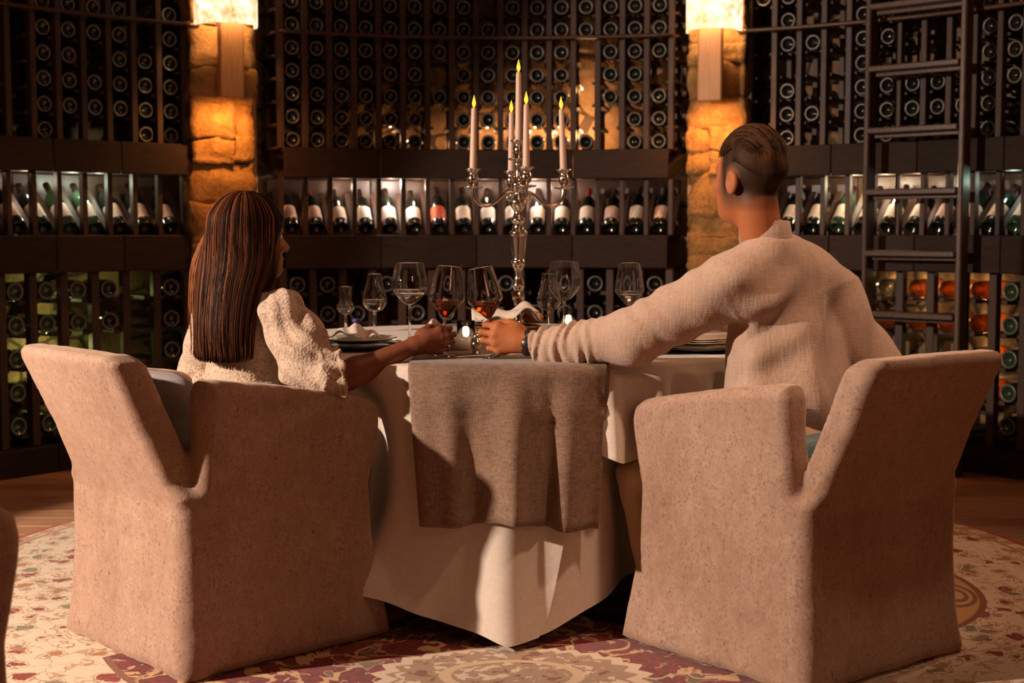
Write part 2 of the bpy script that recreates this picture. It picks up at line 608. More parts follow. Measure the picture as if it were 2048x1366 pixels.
M['capsule_red'] = Mat('red_foil_capsule').color((.25, .03, .015)).set(rough=.35, metal=.4).m
def paper():
    m = Mat('glowing_alabaster_shade'); v = m.coord('Object'); n = m.noise(v, 7, 6, .6, 1.2); n2 = m.noise(v, 26, 5, .7, .5)
    f = (n * .55 + n2 * .45).ramp(.40, .60)
    m.color((.8, .6, .35)).set(rough=.6)
    m.emit(m.mix(f, (1.0, .56, .18), (1.0, .86, .66)), f * 1.2 + .75)
    return m.m
M['shade'] = paper()
def hair(name, a, b, c):
    m = Mat(name)
    at_ = m.nt.nodes.new('ShaderNodeAttribute'); at_.attribute_name = 'tint'
    t = X(m.nt, at_.outputs['Fac'])
    v = m.coord('Object', (1, 1, .08)); n = m.noise(v, 110, 4, .7)
    m.color(m.mix((t * .75 + n * .35 - .05).ramp(.25, .85), m.mix(n, a, b), c)).set(rough=.55, spec=.06)
    m.bump(n, .4, .004)
    return m.m
M['hair_woman'] = hair('long_brown_hair', (.008, .0030, .002), (.018, .0065, .0035), (.24, .075, .024))
M['hair_man'] = hair('short_brown_hair', (.012, .006, .0035), (.028, .013, .007), (.105, .047, .022))

# ------------------------------------------------------------------ the round cellar
RF = 2.85                                   # radius of the rack fronts; the room's centre is the origin

def polar(th, r, z=0.0):
    a = R(th)
    return Vector((r * math.sin(a), r * math.cos(a), z))


def theta_px(px, r):
    """bearing (degrees) at which the sight line of a photo column meets the circle of radius r"""
    t = (px - CX) / FPX
    a, b, c = 1 + t * t, 2 * CAM_Y, CAM_Y * CAM_Y - r * r
    d = (-b + math.sqrt(b * b - 4 * a * c)) / (2 * a)
    return math.degrees(math.atan2(t * d, d + CAM_Y))


def build_shell():
    # floor of boards
    fl = empty('floor', label='dark reddish wooden floor boards around the round rug', cat='floor', kind='structure')
    y = -6.6; rng = random.Random(3)
    while y < 3.1:
        x = -4.8 - rng.random() * 1.2
        while x < 4.8:
            L = 2.4 if y < -1 else 1.9
            me = box_mesh(L - .004, .146, .03, .003)
            link('plank', me, fl, M['floor_wood'], (x + L / 2, y, -.03 - rng.random() * .0012))
            x += L
        y += .15
    # curved rear wall
    V, n = [], 48
    for k in range(n + 1):
        th = -84 + 168 * k / n
        for r, z in ((3.24, 0), (3.24, 3.2), (3.45, 3.2), (3.45, 0)): V.append(polar(th, r, z))
    F = []
    for k in range(n):
        for j in range(4):
            a, b = k * 4 + j, k * 4 + (j + 1) % 4
            F.append((a, a + 4, b + 4, b))
    w = link('wall_back', mesh_np('wall_back', V, F, False), None, M['wall'])
    tag(w, 'curved rubble stone wall behind the wine racks', 'wall', kind='structure')
    def slab(name, a, b, lab):
        c = [(a[i] + b[i]) / 2 for i in range(3)]
        o = link(name, box_mesh(b[0] - a[0], b[1] - a[1], b[2] - a[2], 0), None, M['plaster'], (c[0], c[1], a[2]))
        tag(o, lab, name.split('_')[0], kind='structure')
    slab('wall_left', (-5.0, -6.8, 0), (-4.8, .5, 3.2), 'plastered side wall of the hall, to the left')
    slab('wall_right', (4.8, -6.8, 0), (5.0, .5, 3.2), 'plastered side wall of the hall, to the right')
    slab('wall_front', (-4.8, -7.0, 0), (4.8, -6.8, 3.2), 'plastered wall of the hall behind the viewer')
    slab('wall_rear_left', (-5.0, .34, 0), (-3.24, .5, 3.2), 'short return wall where the hall meets the cellar, left')
    slab('wall_rear_right', (3.24, .34, 0), (5.0, .5, 3.2), 'short return wall where the hall meets the cellar, right')
    slab('ceiling', (-5.0, -7.0, 3.2), (5.0, 3.5, 3.3), 'plain plastered ceiling above the cellar')

build_shell()

# stone pillars -----------------------------------------------------------------------------------
def stone_mesh(w, d, h, rng):
    bm = bmesh.new()
    bmesh.ops.create_cube(bm, size=1.0)
    bmesh.ops.subdivide_edges(bm, edges=bm.edges[:], cuts=7, use_grid_fill=True)
    s = rng.random() * 50
    co = np.array([v.co for v in bm.verts])
    rr = np.linalg.norm(co, axis=1)
    m = np.abs(co).max(1)
    ball = co / rr[:, None] * .5
    co = co * .93 + ball * .10
    co = co * np.array([w, d, h])
    nz = noise3(co + s, 15, s) * .020 + noise3(co + s, 37, s) * .010 + noise3(co + s, 83, s + 1) * .006 + noise3(co * 1.3 + s, 170, s + 2) * .004
    co += (co / np.linalg.norm(co, axis=1)[:, None]) * nz[:, None]
    for v, c in zip(bm.verts, co): v.co = c
    me = bpy.data.meshes.new('stone')
    bm.to_mesh(me); bm.free()
    me.polygons.foreach_set('use_smooth', [True] * len(me.polygons))
    return me


def pillar(th, width, lab, seed):
    rng = random.Random(seed)
    base = polar(th, 2.93)
    e = empty('stone_pillar', base, -R(th), lab, 'pillar', None, 'structure')
    link('mortar_core', box_mesh(width - .03, .21, 3.19, .01), e, M['mortar'], (0, .02, 0))
    z = 0.0
    while z < 3.1:
        h = rng.choice((.09, .12, .14, .17, .20))
        h = min(h, 3.19 - z)
        k = rng.choice((1, 2, 2)) if h < .18 else 1
        cuts = [0, width] if k == 1 else [0, width * (.35 + .3 * rng.random()), width]
        for a, b in zip(cuts[:-1], cuts[1:]):
            link('stone', stone_mesh((b - a) * 1.02, .17, h * 1.04, rng), e, M['stone'],
                 ((a + b) / 2 - width / 2, -.065 + rng.uniform(-.014, .014), z + h / 2))
        z += h
    return e

PL, PR = theta_px(447, 2.82), theta_px(1431, 2.82)
pillar(PL, .315, 'golden rubble stone pillar rising behind the long-haired person', 21)
pillar(PR, .275, 'golden rubble stone pillar rising behind the short-haired person', 5)

# wall sconces ------------------------------------------------------------------------------------
def sconce(th, width, lab, seed):
    e = empty('wall_sconce', polar(th, 2.70, 1.745), -R(th), lab, 'wall lamp')
    # bowed translucent stone shade, open at the back
    nu, nv = 17, 8
    V = []
    for off in (0.0, -.012):
        for j in range(nv):
            for i in range(nu):
                t = i / (nu - 1) * 2 - 1
                x = t * (width / 2 + off)
                y = -.10 + .13 * abs(t) ** 5 - .018 * (1 - t * t) - off
                V.append((x, y, .345 + j / (nv - 1) * .62))
    F = []
    n1 = nu * nv
    for f in grid_faces(nu, nv): F.append(f); F.append(tuple(reversed([k + n1 for k in f])))
    for i in range(nu - 1):
        F.append((i + 1, i, i + n1, i + 1 + n1)); a = (nv - 1) * nu + i; F.append((a, a + 1, a + 1 + n1, a + n1))
    for j in range(nv - 1):
        a = j * nu; F.append((a, a + nu, a + nu + n1, a + n1)); a = j * nu + nu - 1; F.append((a + nu, a, a + n1, a + nu + n1))
    link('lamp_shade', mesh_np('lamp_shade', V, F), e, M['shade'])
    link('back_plate', box_mesh(.12, .045, .36, .006), e, M['tongue'], (0, -.035, 0))
    link('bracket', box_mesh(.05, .09, .05, .006), e, M['rack'], (0, .02, .20))
    link('bracket', box_mesh(.10, .12, .03, .006), e, M['rack'], (0, .0, .50))
    p = polar(th, 2.600, 1.716)
    t = polar(th, 2.83, 1.30)
    o = lamp('sconce_downlight', 'AREA', p + Vector((0, 0, .0)), 4.6, (1.0, .40, .10), .1, t)
    o.data.shape = 'RECTANGLE'; o.data.size = .10; o.data.size_y = .04
    o.rotation_euler = (R(14), 0, -R(th))
    lamp('sconce_glow', 'POINT', polar(th, 2.612, 2.22), 11, (1.0, .60, .28), .03)
    return e
sconce(PL, .315, 'glowing alabaster wall lamp with wooden back plate, above the long-haired person', 1)
sconce(PR, .285, 'glowing alabaster wall lamp with wooden back plate, above the short-haired person', 2)

# wine racks --------------------------------------------------------------------------------------
Z_UP0, ROW0, ROWP, NROW = 1.524, 1.575, .1152, 8      # upper rack: bottom, lowest bottle axis, pitch
Z_N0, Z_N1 = 1.087, 1.38                               # display niche
Z_L1 = .917                                            # top of the lower rack
LROW0, LROWP = .845, .153

def chord(th0, th1, r, depth, h, z, bev=.004):
    a, b = polar(th0, r), polar(th1, r)
    mid = (a + b) / 2
    th = (th0 + th1) / 2
    me = box_mesh((b - a).length - .002, depth, h, bev)
    return me, mid + polar(th, depth / 2) + Vector((0, 0, z)), (0, 0, -R(th))


def rack(th0, step, ncol, lstep, nlow, per_board, lab, rail_ext):
    """th0: bearing of the end next to the pillar; step: signed bearing of one upper cell"""
    thm = th0 + step * ncol / 2
    base = polar(thm, RF)
    e = empty('wine_rack', base, 0, lab, 'wine rack')
    def put(name, me, mat, loc, rot=(0, 0, 0)):
        return link(name, me, e, mat, Vector(loc) - base, rot)
    h_up = 2.56 - Z_UP0
    st = box_mesh(.030, .045, h_up, .003)
    run = box_mesh(.064, .27, .016, .002)
    fine = box_mesh(.026, .02, h_up, .002)
    for k in range(ncol + 1):
        th = th0 + step * k
        o = put('stile', st, M['rack'], polar(th, RF + .022, Z_UP0), (0, 0, -R(th)))
        link('rear_stile', fine, o, M['rack'], (0, .25, 0))
        for r in range(NROW):
            link('runner', run, o, M['rack'], (0, .145, ROW0 - .058 + ROWP * r - Z_UP0))
        o = put('divider', box_mesh(.024, .040, Z_N1 - Z_N0, .002), M['rack'], polar(th, RF + .035, Z_N0), (0, 0, -R(th)))
        link('cradle', box_mesh(.030, .30, .010, .002), o, M['rack'], (0, .125, .115), (R(42), 0, 0))
    lst = box_mesh(.040, .045, Z_L1 - .125, .003)
    lrun = box_mesh(.105, .30, .022, .002)
    for k in range(nlow + 1):
        th = th0 + lstep * k
        o = put('stile', lst, M['rack'], polar(th, RF + .022, .125), (0, 0, -R(th)))
        for r in range(5):
            link('runner', lrun, o, M['rack'], (0, .165, LROW0 - .072 - LROWP * r - .125))
    tot = step * ncol
    nb = max(1, round(ncol / per_board))
    for b in range(nb):
        a0, a1 = sorted((th0 + tot * b / nb, th0 + tot * (b + 1) / nb))
        for nm, r, d, h, z, mat in (('fascia_board', RF - .045, .035, Z_UP0 - Z_N1 + .006, Z_N1 - .004, M['fascia']),
                                    ('fascia_board', RF - .055, .035, Z_N0 - Z_L1, Z_L1, M['fascia']),
                                    ('shelf_board', RF - .02, .36, .014, Z_N0 - .016, M['rack']),
                                    ('shelf_board', RF - .01, .30, .016, Z_N1 + .002, M['rack']),
                                    ('shelf_board', RF - .01, .32, .016, Z_UP0 - .018, M['rack']),
                                    ('back_board', RF + .33, .012, Z_N1 - Z_N0, Z_N0, M['ladder']),
                                    ('plinth_board', RF - .03, .40, .125, 0.0, M['fascia'])):
            me, loc, rot = chord(a0, a1, r, d, h, z)
            put(nm, me, mat, loc, rot)
    for b in range(nb):                                    # LED strip under the upper shelf, behind the fascia
        a = th0 + tot * (b + .5) / nb
        o = lamp('led_strip', 'AREA', polar(a, RF + .03, Z_N1 - .012), .13, (1.0, .68, .46), .1, polar(a, RF + .12, Z_N0))
        o.data.shape = 'RECTANGLE'; o.data.size = .44; o.data.size_y = .012
    # ladder rail on short brackets
    a0, a1 = sorted((th0 - math.copysign(rail_ext, step), th0 + tot))
    n = 30
    pts = [polar(a0 + (a1 - a0) * i / n, 2.775, 2.094) - base for i in range(n + 1)]
    put('ladder_rail', tube('ladder_rail', pts, .0105, 8), M['ladder'], base)
    for q in (a0 + 1, (a0 + a1) / 2, a1 - 1):
        put('rail_bracket', box_mesh(.018, .08, .018, .002), M['ladder'], polar(q, 2.81, 2.085), (0, 0, -R(q)))
    return e

TC0, TC1 = theta_px(567, RF), theta_px(1338, RF)
NC = 16
SC = (TC1 - TC0) / NC
TL0 = theta_px(376, RF); TR0 = theta_px(1493, RF)
LS = 3.15
rack(TC0, SC, NC, (TC1 - TC0) / 13, 13, 4, 'dark wooden wine rack curving along the wall between the two stone pillars', .6)
rack(TL0, -SC, 11, -LS, 9, 3, 'dark wooden wine rack curving left from the pillar behind the long-haired person', 1.0)
rack(TR0, SC, 14, LS, 11, 4, 'dark wooden wine rack behind the ladder, right of the short-haired person', .8)
for i, (th, lab) in enumerate(((TC0 - 2.2, 'brown timber post between the pillar and the middle rack, behind the long-haired person'),
                               (TC1 + 1.9, 'brown timber post between the middle rack and the pillar, left of the short-haired person'))):
    o = link('trim_%d' % (i + 1), box_mesh(.10, .10, 3.19, .006), None, M['tongue'], polar(th, 3.13), (0, 0, -R(th)))
    tag(o, lab, 'post', kind='structure')

# bottles -----------------------------------------------------------------------------------------
PROF = [(0, .026), (.012, .022), (.022, .012), (.0285, .003), (.0335, 0), (.0375, .003), (.039, .009), (.039, .195), (.036, .212),
        (.024, .232), (.0155, .246), (.0150, .268)]
CAPS = [(.0158, .262), (.0158, .302), (0, .303)]

def y_axis(me):
    n = len(me.vertices); co = np.zeros(n * 3); me.vertices.foreach_get('co', co)
    co = co.reshape(-1, 3)
    co = np.stack([co[:, 0], co[:, 2], -co[:, 1]], 1)
    me.vertices.foreach_set('co', co.ravel()); me.update()
    return me

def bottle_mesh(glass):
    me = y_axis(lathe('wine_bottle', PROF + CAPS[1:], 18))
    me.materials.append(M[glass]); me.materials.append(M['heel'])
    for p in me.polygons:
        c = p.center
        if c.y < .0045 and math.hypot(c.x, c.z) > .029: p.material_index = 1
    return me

def clear_bottle_mesh(glass):
    inner = [(.0, .285), (.0125, .284), (.0122, .25), (.021, .232), (.0335, .210), (.0363, .194), (.0363, .012), (.031, .006), (.022, .016), (0, .030)]
    me = y_axis(lathe('wine_bottle', PROF + [(.0158, .302), (.0125, .302), (.0125, .284), (.0122, .25), (.021, .232), (.0335, .210), (.0363, .194), (.0363, .012), (.031, .006), (.022, .016), (0, .030)], 18))
    me.materials.append(M[glass])
    return me

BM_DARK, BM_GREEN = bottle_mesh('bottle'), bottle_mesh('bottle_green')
BM_AMBER, BM_CLEAR = clear_bottle_mesh('amber'), clear_bottle_mesh('clear_bottle')
ORD = ['first', 'second', 'third', 'fourth', 'fifth', 'sixth', 'seventh', 'eighth', 'ninth', 'tenth', 'eleventh', 'twelfth',
       'thirteenth', 'fourteenth', 'fifteenth', 'sixteenth']
brng = random.Random(11)

def lay(me, th, z, label, group, scale=1.0, rback=.018):
    # short bottles rest on the two runners beside their cell
    o = link('wine_bottle', me, None, None, polar(th, RF + rback, z), (R(brng.uniform(-1.2, 1.2)), 0, -R(th) + R(brng.uniform(-1, 1))))
    o.scale = (scale,) * 3
    return tag(o, label, 'wine bottle', group)

# columns counted from the pillar; rows counted from the bottom
UP_C = {1: '1234567', 2: '1234567', 3: '1234567', 4: '1234567', 5: '1234567', 6: '1234567', 7: '3567', 8: '1234567', 9: '123456', 10: '1234567',
        11: '1234567', 12: '1234567', 13: '167', 14: '34567', 15: '1234567', 16: '123567'}
UP_L = {1: '123456', 2: '1234', 3: '23456', 4: '2356', 5: '23456', 6: '123456', 8: '5'}
UP_R = {1: '7', 2: '123567', 3: '25', 5: '123456', 6: '12356', 7: '1236', 8: '123', 9: '12', 10: '123456', 11: '3456'}
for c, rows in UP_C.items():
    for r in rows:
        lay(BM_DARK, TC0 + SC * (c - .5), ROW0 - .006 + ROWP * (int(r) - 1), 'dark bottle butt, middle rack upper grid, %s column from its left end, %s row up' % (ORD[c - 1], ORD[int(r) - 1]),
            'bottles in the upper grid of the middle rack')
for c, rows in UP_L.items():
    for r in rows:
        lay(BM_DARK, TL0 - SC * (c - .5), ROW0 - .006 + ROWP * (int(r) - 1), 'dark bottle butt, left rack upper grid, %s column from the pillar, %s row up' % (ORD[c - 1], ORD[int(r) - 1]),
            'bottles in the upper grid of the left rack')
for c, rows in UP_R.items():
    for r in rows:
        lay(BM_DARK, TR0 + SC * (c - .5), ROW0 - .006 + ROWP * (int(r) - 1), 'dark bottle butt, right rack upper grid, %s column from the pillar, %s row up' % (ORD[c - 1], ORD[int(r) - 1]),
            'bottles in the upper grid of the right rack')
LW_L = {1: '123', 3: '12', 4: '12', 5: '12345', 6: '12345', 7: '12'}
LW_C = {1: '12', 2: '12', 3: '2', 4: '1', 5: '2', 6: '12', 8: '1', 9: '2', 10: '12', 11: '12', 12: '1', 13: '1'}
LW_R = {9: '12345', 10: '12345', 2: '1', 3: '12', 4: '12'}
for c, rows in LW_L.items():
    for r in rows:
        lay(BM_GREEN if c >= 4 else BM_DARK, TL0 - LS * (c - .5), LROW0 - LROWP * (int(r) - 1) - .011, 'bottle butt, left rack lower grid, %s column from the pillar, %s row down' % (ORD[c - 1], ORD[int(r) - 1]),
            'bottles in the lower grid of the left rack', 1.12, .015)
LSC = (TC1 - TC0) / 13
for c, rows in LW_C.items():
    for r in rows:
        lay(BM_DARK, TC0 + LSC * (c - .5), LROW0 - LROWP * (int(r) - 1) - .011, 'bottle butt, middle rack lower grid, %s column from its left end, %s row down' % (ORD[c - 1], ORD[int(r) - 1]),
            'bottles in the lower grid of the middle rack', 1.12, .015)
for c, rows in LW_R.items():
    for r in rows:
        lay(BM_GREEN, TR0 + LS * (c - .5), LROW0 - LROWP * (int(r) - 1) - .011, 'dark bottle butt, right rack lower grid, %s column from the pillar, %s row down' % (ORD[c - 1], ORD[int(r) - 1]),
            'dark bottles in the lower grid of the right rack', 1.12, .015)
AMB = {5: '12', 6: '12', 7: '12', 8: '1234'}
for c, rows in AMB.items():
    for r in rows:
        clear = (c, r) == (5, '1')
        lay(BM_CLEAR if clear else BM_AMBER, TR0 + LS * (c - .5), LROW0 - LROWP * (int(r) - 1) - .011,
            ('clear' if clear else 'glowing amber') + ' bottle butt, right rack lower grid, %s column from the pillar, %s row down' % (ORD[c - 1], ORD[int(r) - 1]),
            'spirit bottles in the lower grid of the right rack', 1.15, .015)

# display bottles leaning in the niche: body, label and capsule
def shell_patch(r, y0, y1, half, n=12):
    V = []
    for y in (y0, y1):
        for i in range(n + 1):
            a = -half + 2 * half * i / n
            V.append((r * math.sin(a), y, r * math.cos(a)))
    return mesh_np('label', V, grid_faces(n + 1, 2))
LAB_ME = {}
BODY_ME = {}
def niche_bottle(th, label_kind, caps, desc, tilt=40, squat=1.0, green=False, roll=0.0):
    e = link('wine_bottle', BODY_ME.setdefault(green, y_axis(lathe('wine_bottle', PROF + [(0, .269)], 18))).copy(), None, M['bottle_green' if green else 'bottle'],
             polar(th, RF + .055, Z_N0 + .034), (R(tilt), 0, -R(th)))
    if roll: e.rotation_euler.rotate_axis('Y', R(roll))
    e.scale = (squat, 1, squat)
    tag(e, desc, 'wine bottle', 'display bottles in the niche')
    me = LAB_ME.get(label_kind)
    if me is None:
        me = shell_patch(.0396, .045, .135, R(115)); me.materials.append(M[label_kind]); LAB_ME[label_kind] = me
    link('label', me, e)
    cm = LAB_ME.get(caps)
    if cm is None:
        cm = y_axis(lathe('capsule', [(.0158, .25)] + CAPS, 16)); cm.materials.append(M[caps]); LAB_ME[caps] = cm
    link('capsule', cm, e)
    return e

NL = ['label_pink', 'label_pink', 'label_cream', 'label_white', 'label_white', 'label_white', 'label_red', 'label_cream', 'label_white', 'label_white',
      'label_cream', 'label_cream', 'label_cream', 'label_pink', 'label_cream', 'label_pink']
WORD = {'label_pink': 'rosy', 'label_cream': 'cream', 'label_white': 'white', 'label_red': 'red', 'label_yellow': 'yellow'}
for c in range(16):
    if NL[c] == 'label_red': d = 'only red-labelled bottle leaning in the niche of the middle rack'
    else: d = '%s-labelled bottle leaning in the middle rack niche, %s from its left end' % (WORD[NL[c]], ORD[c])
    niche_bottle(TC0 + SC * (c + .5), NL[c], 'capsule_red' if c in (1, 12) else 'capsule_dark', d, 42 + brng.uniform(-2, 3), 1.0 if c not in (2, 8) else .97)
for c in range(8):
    k = ['label_pink', 'label_pink', 'label_pink', 'label_cream', 'label_pink', 'label_cream', 'label_pink', 'label_pink'][c]
    niche_bottle(TL0 - SC * (c + .5), k, 'capsule_red' if c == 7 else 'capsule_dark', '%s-labelled bottle leaning in the left rack niche, %s from the pillar' % (WORD[k], ORD[c]),
                 42 + brng.uniform(-2, 2), 1.0, c in (3, 4))
for c in range(1, 11):
    k = ['label_pink', 'label_cream', 'label_cream', 'label_cream', 'label_cream', 'label_cream', 'label_cream', 'label_pink', 'label_pink', 'label_pink', 'label_cream'][c]
    niche_bottle(TR0 + SC * (c + .5), k, 'capsule_dark', '%s-labelled bottle leaning in the right rack niche, %s from the pillar' % (WORD[k], ORD[c]),
                 42 + brng.uniform(-2, 2), 1.0, c in (3, 10))

# small LED spots inside the racks
def led(px, z, r, watt, color, size=.012):
    lamp('rack_led', 'POINT', polar(theta_px(px, r), r, z), watt, color, size)
WARM, COLD, GREEN, AMBC = (1.0, .72, .50), (1.0, .86, .72), (.78, 1.0, .55), (1.0, .52, .20)
led(785, 1.355, 3.00, 5.0, COLD); led(690, 1.34, 3.03, .8, WARM); led(836, 1.34, 3.03, .9, WARM)
led(1068, 1.355, 3.00, 4.2, COLD); led(1115, 1.34, 3.03, .8, WARM); led(970, 1.34, 3.03, 1.0, WARM)
led(150, 1.34, 3.02, 1.6, (.85, 1.0, .74)); led(205, 1.34, 3.02, 1.2, (.85, 1.0, .74)); led(60, 1.34, 3.02, .8, (1.0, .8, .6))
led(1705, 1.34, 3.02, 2.2, (1.0, .86, .52)); led(1765, 1.34, 3.02, 2.4, (1.0, .84, .55)); led(1830, 1.34, 3.02, 1.0, WARM); led(2020, 1.34, 3.02, 1.0, (.7, 1.0, .8))
for px, z, w in ((972, 1.60, 2.4), (1018, 1.58, 1.2), (1062, 1.60, 3.4), (1112, 1.62, 2.6), (1170, 1.62, 5.0), (1165, 1.86, 1.6), (785, 1.60, .7), (880, 1.57, .6)):
    led(px, z, 3.12, w, AMBC)
for px, z, w in ((92, .80, 1.0), (92, .55, 1.1), (28, .66, .9), (70, .35, 1.2), (215, .80, .5)):
    led(px, z, 3.12, w, (.92, 1.0, .32))
for px, z, w in ((1790, .86, .2), (1855, .86, .35), (1920, .86, .3), (1985, .86, .35), (1985, .69, .3), (1985, .54, .3), (1985, .40, .3), (1855, .69, .25)):
    led(px, z, 3.215, w, (1.0, .66, .30))

# library ladder ----------------------------------------------------------------------------------
def ladder():
    a, b = polar(theta_px(1734, 2.68), 2.68), polar(theta_px(1922, 2.68), 2.68)
    mid = (a + b) / 2
    d = b - a
    rz = math.atan2(d.y, d.x)
    e = empty('library_ladder', mid, rz, 'dark wooden library ladder hooked on the rail of the right rack', 'ladder')
    w = d.length
    for s in (-1, 1):
        link('rail', box_mesh(.028, .075, 2.62, .006), e, M['ladder'], (s * w / 2, 0, 0))
        link('hook', box_mesh(.02, .12, .03, .005), e, M['ladder'], (s * w / 2, .07, 2.11))
    for k in range(9):
        t = link('tread', box_mesh(w - .02, .10, .028, .005), e, M['ladder'], (0, -.005, .14 + .283 * k + .0))
        link('tread_batten', box_mesh(w - .03, .03, .02, .003), t, M['ladder'], (0, .03, -.018))
ladder()

# round rug -----------------------------------------------------------------------------------------
def rug_mat():
    m = Mat('oriental_rug'); v = m.coord('Object'); x, y, z = m.xyz(v)
    r = (x * x + y * y).sqrt()
    th = x.atan2(y * -1.0)                       # 0 towards the viewer
    wob = m.noise(v, 30, 3, .6)
    cream, red, dred, tan, gold, grey, brown = (.62, .47, .33), (.25, .014, .007), (.075, .007, .005), (.44, .27, .15), (.47, .24, .085), (.22, .20, .15), (.21, .075, .032)
    # field: deep red with scrolls
    pn = m.noise(v, 7, 3, .5, .8)
    vine = (pn - .5).abs().lt(.022)
    pn2 = m.noise(v, 15, 2, .5, .5)
    c = m.mix(m.noise(v, 60, 3).ramp(.3, .7), red, dred)
    c = m.mix(pn2.gt(.62), c, (.15, .085, .045))
    c = m.mix((pn2 - .62).abs().lt(.018), c, tan)
    c = m.mix(vine, c, (.55, .33, .16))
    # serrated medallions, eight around
    k = 6 / (2 * math.pi)
    u = ((th * k + .5).fract() - .5) * (1 / k)
    dx, dy = u * 1.17, (r - 1.17)
    mr = ((dx * dx) * .62 + dy * dy * 1.25).sqrt()
    ang = dy.atan2(dx)
    ser = (ang * 28 / (2 * math.pi)).fract() - .5
    edge = mr + ser.abs() * .05
    c = m.mix(edge.lt(.275), c, cream)
    c = m.mix(edge.lt(.245), c, (.33, .195, .105))
    inn = m.noise(v, 24, 3, .55, .4)
    c = m.mix(edge.lt(.235) * inn.gt(.57), c, cream)
    c = m.mix(edge.lt(.235) * inn.lt(.38), c, (.20, .05, .025))
    c = m.mix((mr - .13).abs().lt(.012), c, (.58, .40, .24))
    # gold scallop band inside the border
    k2 = 22 / (2 * math.pi)
    u2 = ((th * k2).fract() - .5) * 2.0; w2 = (r - (((th - 1.22) * 4.0 + math.pi / 2).sin() * .125 + 1.275)) * 15.0
    ov = (u2 * u2 * 1.3 + w2 * w2).sqrt()
    rb = ((th - 1.22) * 4.0 + math.pi / 2).sin() * .125 + 1.345 + th.abs().lt(.80) * .14
    band = (r - rb).gt(-.14) * (r - rb).lt(0.0) * th.abs().gt(.80)
    c = m.mix(band, c, m.mix(ov.lt(.75), gold, tan))
    c = m.mix(band * (ov - .75).abs().lt(.10), c, brown)
    c = m.mix(band * (ov - .38).abs().lt(.10), c, brown)
    # wide cream border with red leaves, grey and gold sprays
    bord = (r - rb).gt(0.0)
    c = m.mix(bord, c, m.mix(m.noise(v, 40, 3), cream, (.70, .56, .42)))
    rr2 = m.vec(th * 9.0 + m.noise(v, 16, 2, .5) * .55, r * 8.0 + m.noise(v, 22, 2, .5, .4) * .55, 0.0)
    cell, col = m.voro(rr2, 1.95, 'F1', .8)
    sep = m.nt.nodes.new('ShaderNodeSeparateColor'); m.nt.links.new(col, sep.inputs[0])
    c1 = X(m.nt, sep.outputs[0]); c2 = X(m.nt, sep.outputs[1])
    size = c2 * .14 + .27 + (wob - .5) * .34
    blob = cell.lt(size) * bord
    pick = m.mix(c1.gt(.35), (.36, .15, .05), (.22, .020, .014))
    pick = m.mix(c1.gt(.80), pick, (.20, .165, .11))
    c = m.mix(blob, c, pick)
    c = m.mix(bord * (cell - (size + .10)).abs().lt(.028), c, (.40, .22, .10))
    vn = m.noise(m.vec(th * 9.0, r * 9.0, 3.0), 1.7, 2, .5, .6)
    c = m.mix(bord * (vn - .5).abs().lt(.016) * .7, c, (.36, .20, .10))
    c = m.mix((r - rb).abs().lt(.010), c, brown)
    c = m.mix((r - 1.745).abs().lt(.008), c, (.42, .19, .075))
    ob = r.gt(1.755) * r.lt(1.80)
    k3 = 90 / (2 * math.pi)
    c = m.mix(ob * (th * k3).fract().lt(.45), c, gold)
    c = m.mix(r.gt(1.80), c, (.40, .030, .012))
    m.color(c).set(rough=.95, spec=.1, sheen=.2)
    m.bump(m.noise(v, 300, 2), .4, .003)
    return m.m

def rug():
    prof = [(0, .012), (1.0, .0125), (1.79, .012), (1.825, .010), (1.83, 0.001), (0, 0.001)]
    o = link('round_rug', lathe('round_rug', prof, 120, True), None, rug_mat())
    tag(o, 'round oriental rug with cream border and red field under table and chairs', 'rug')
rug()

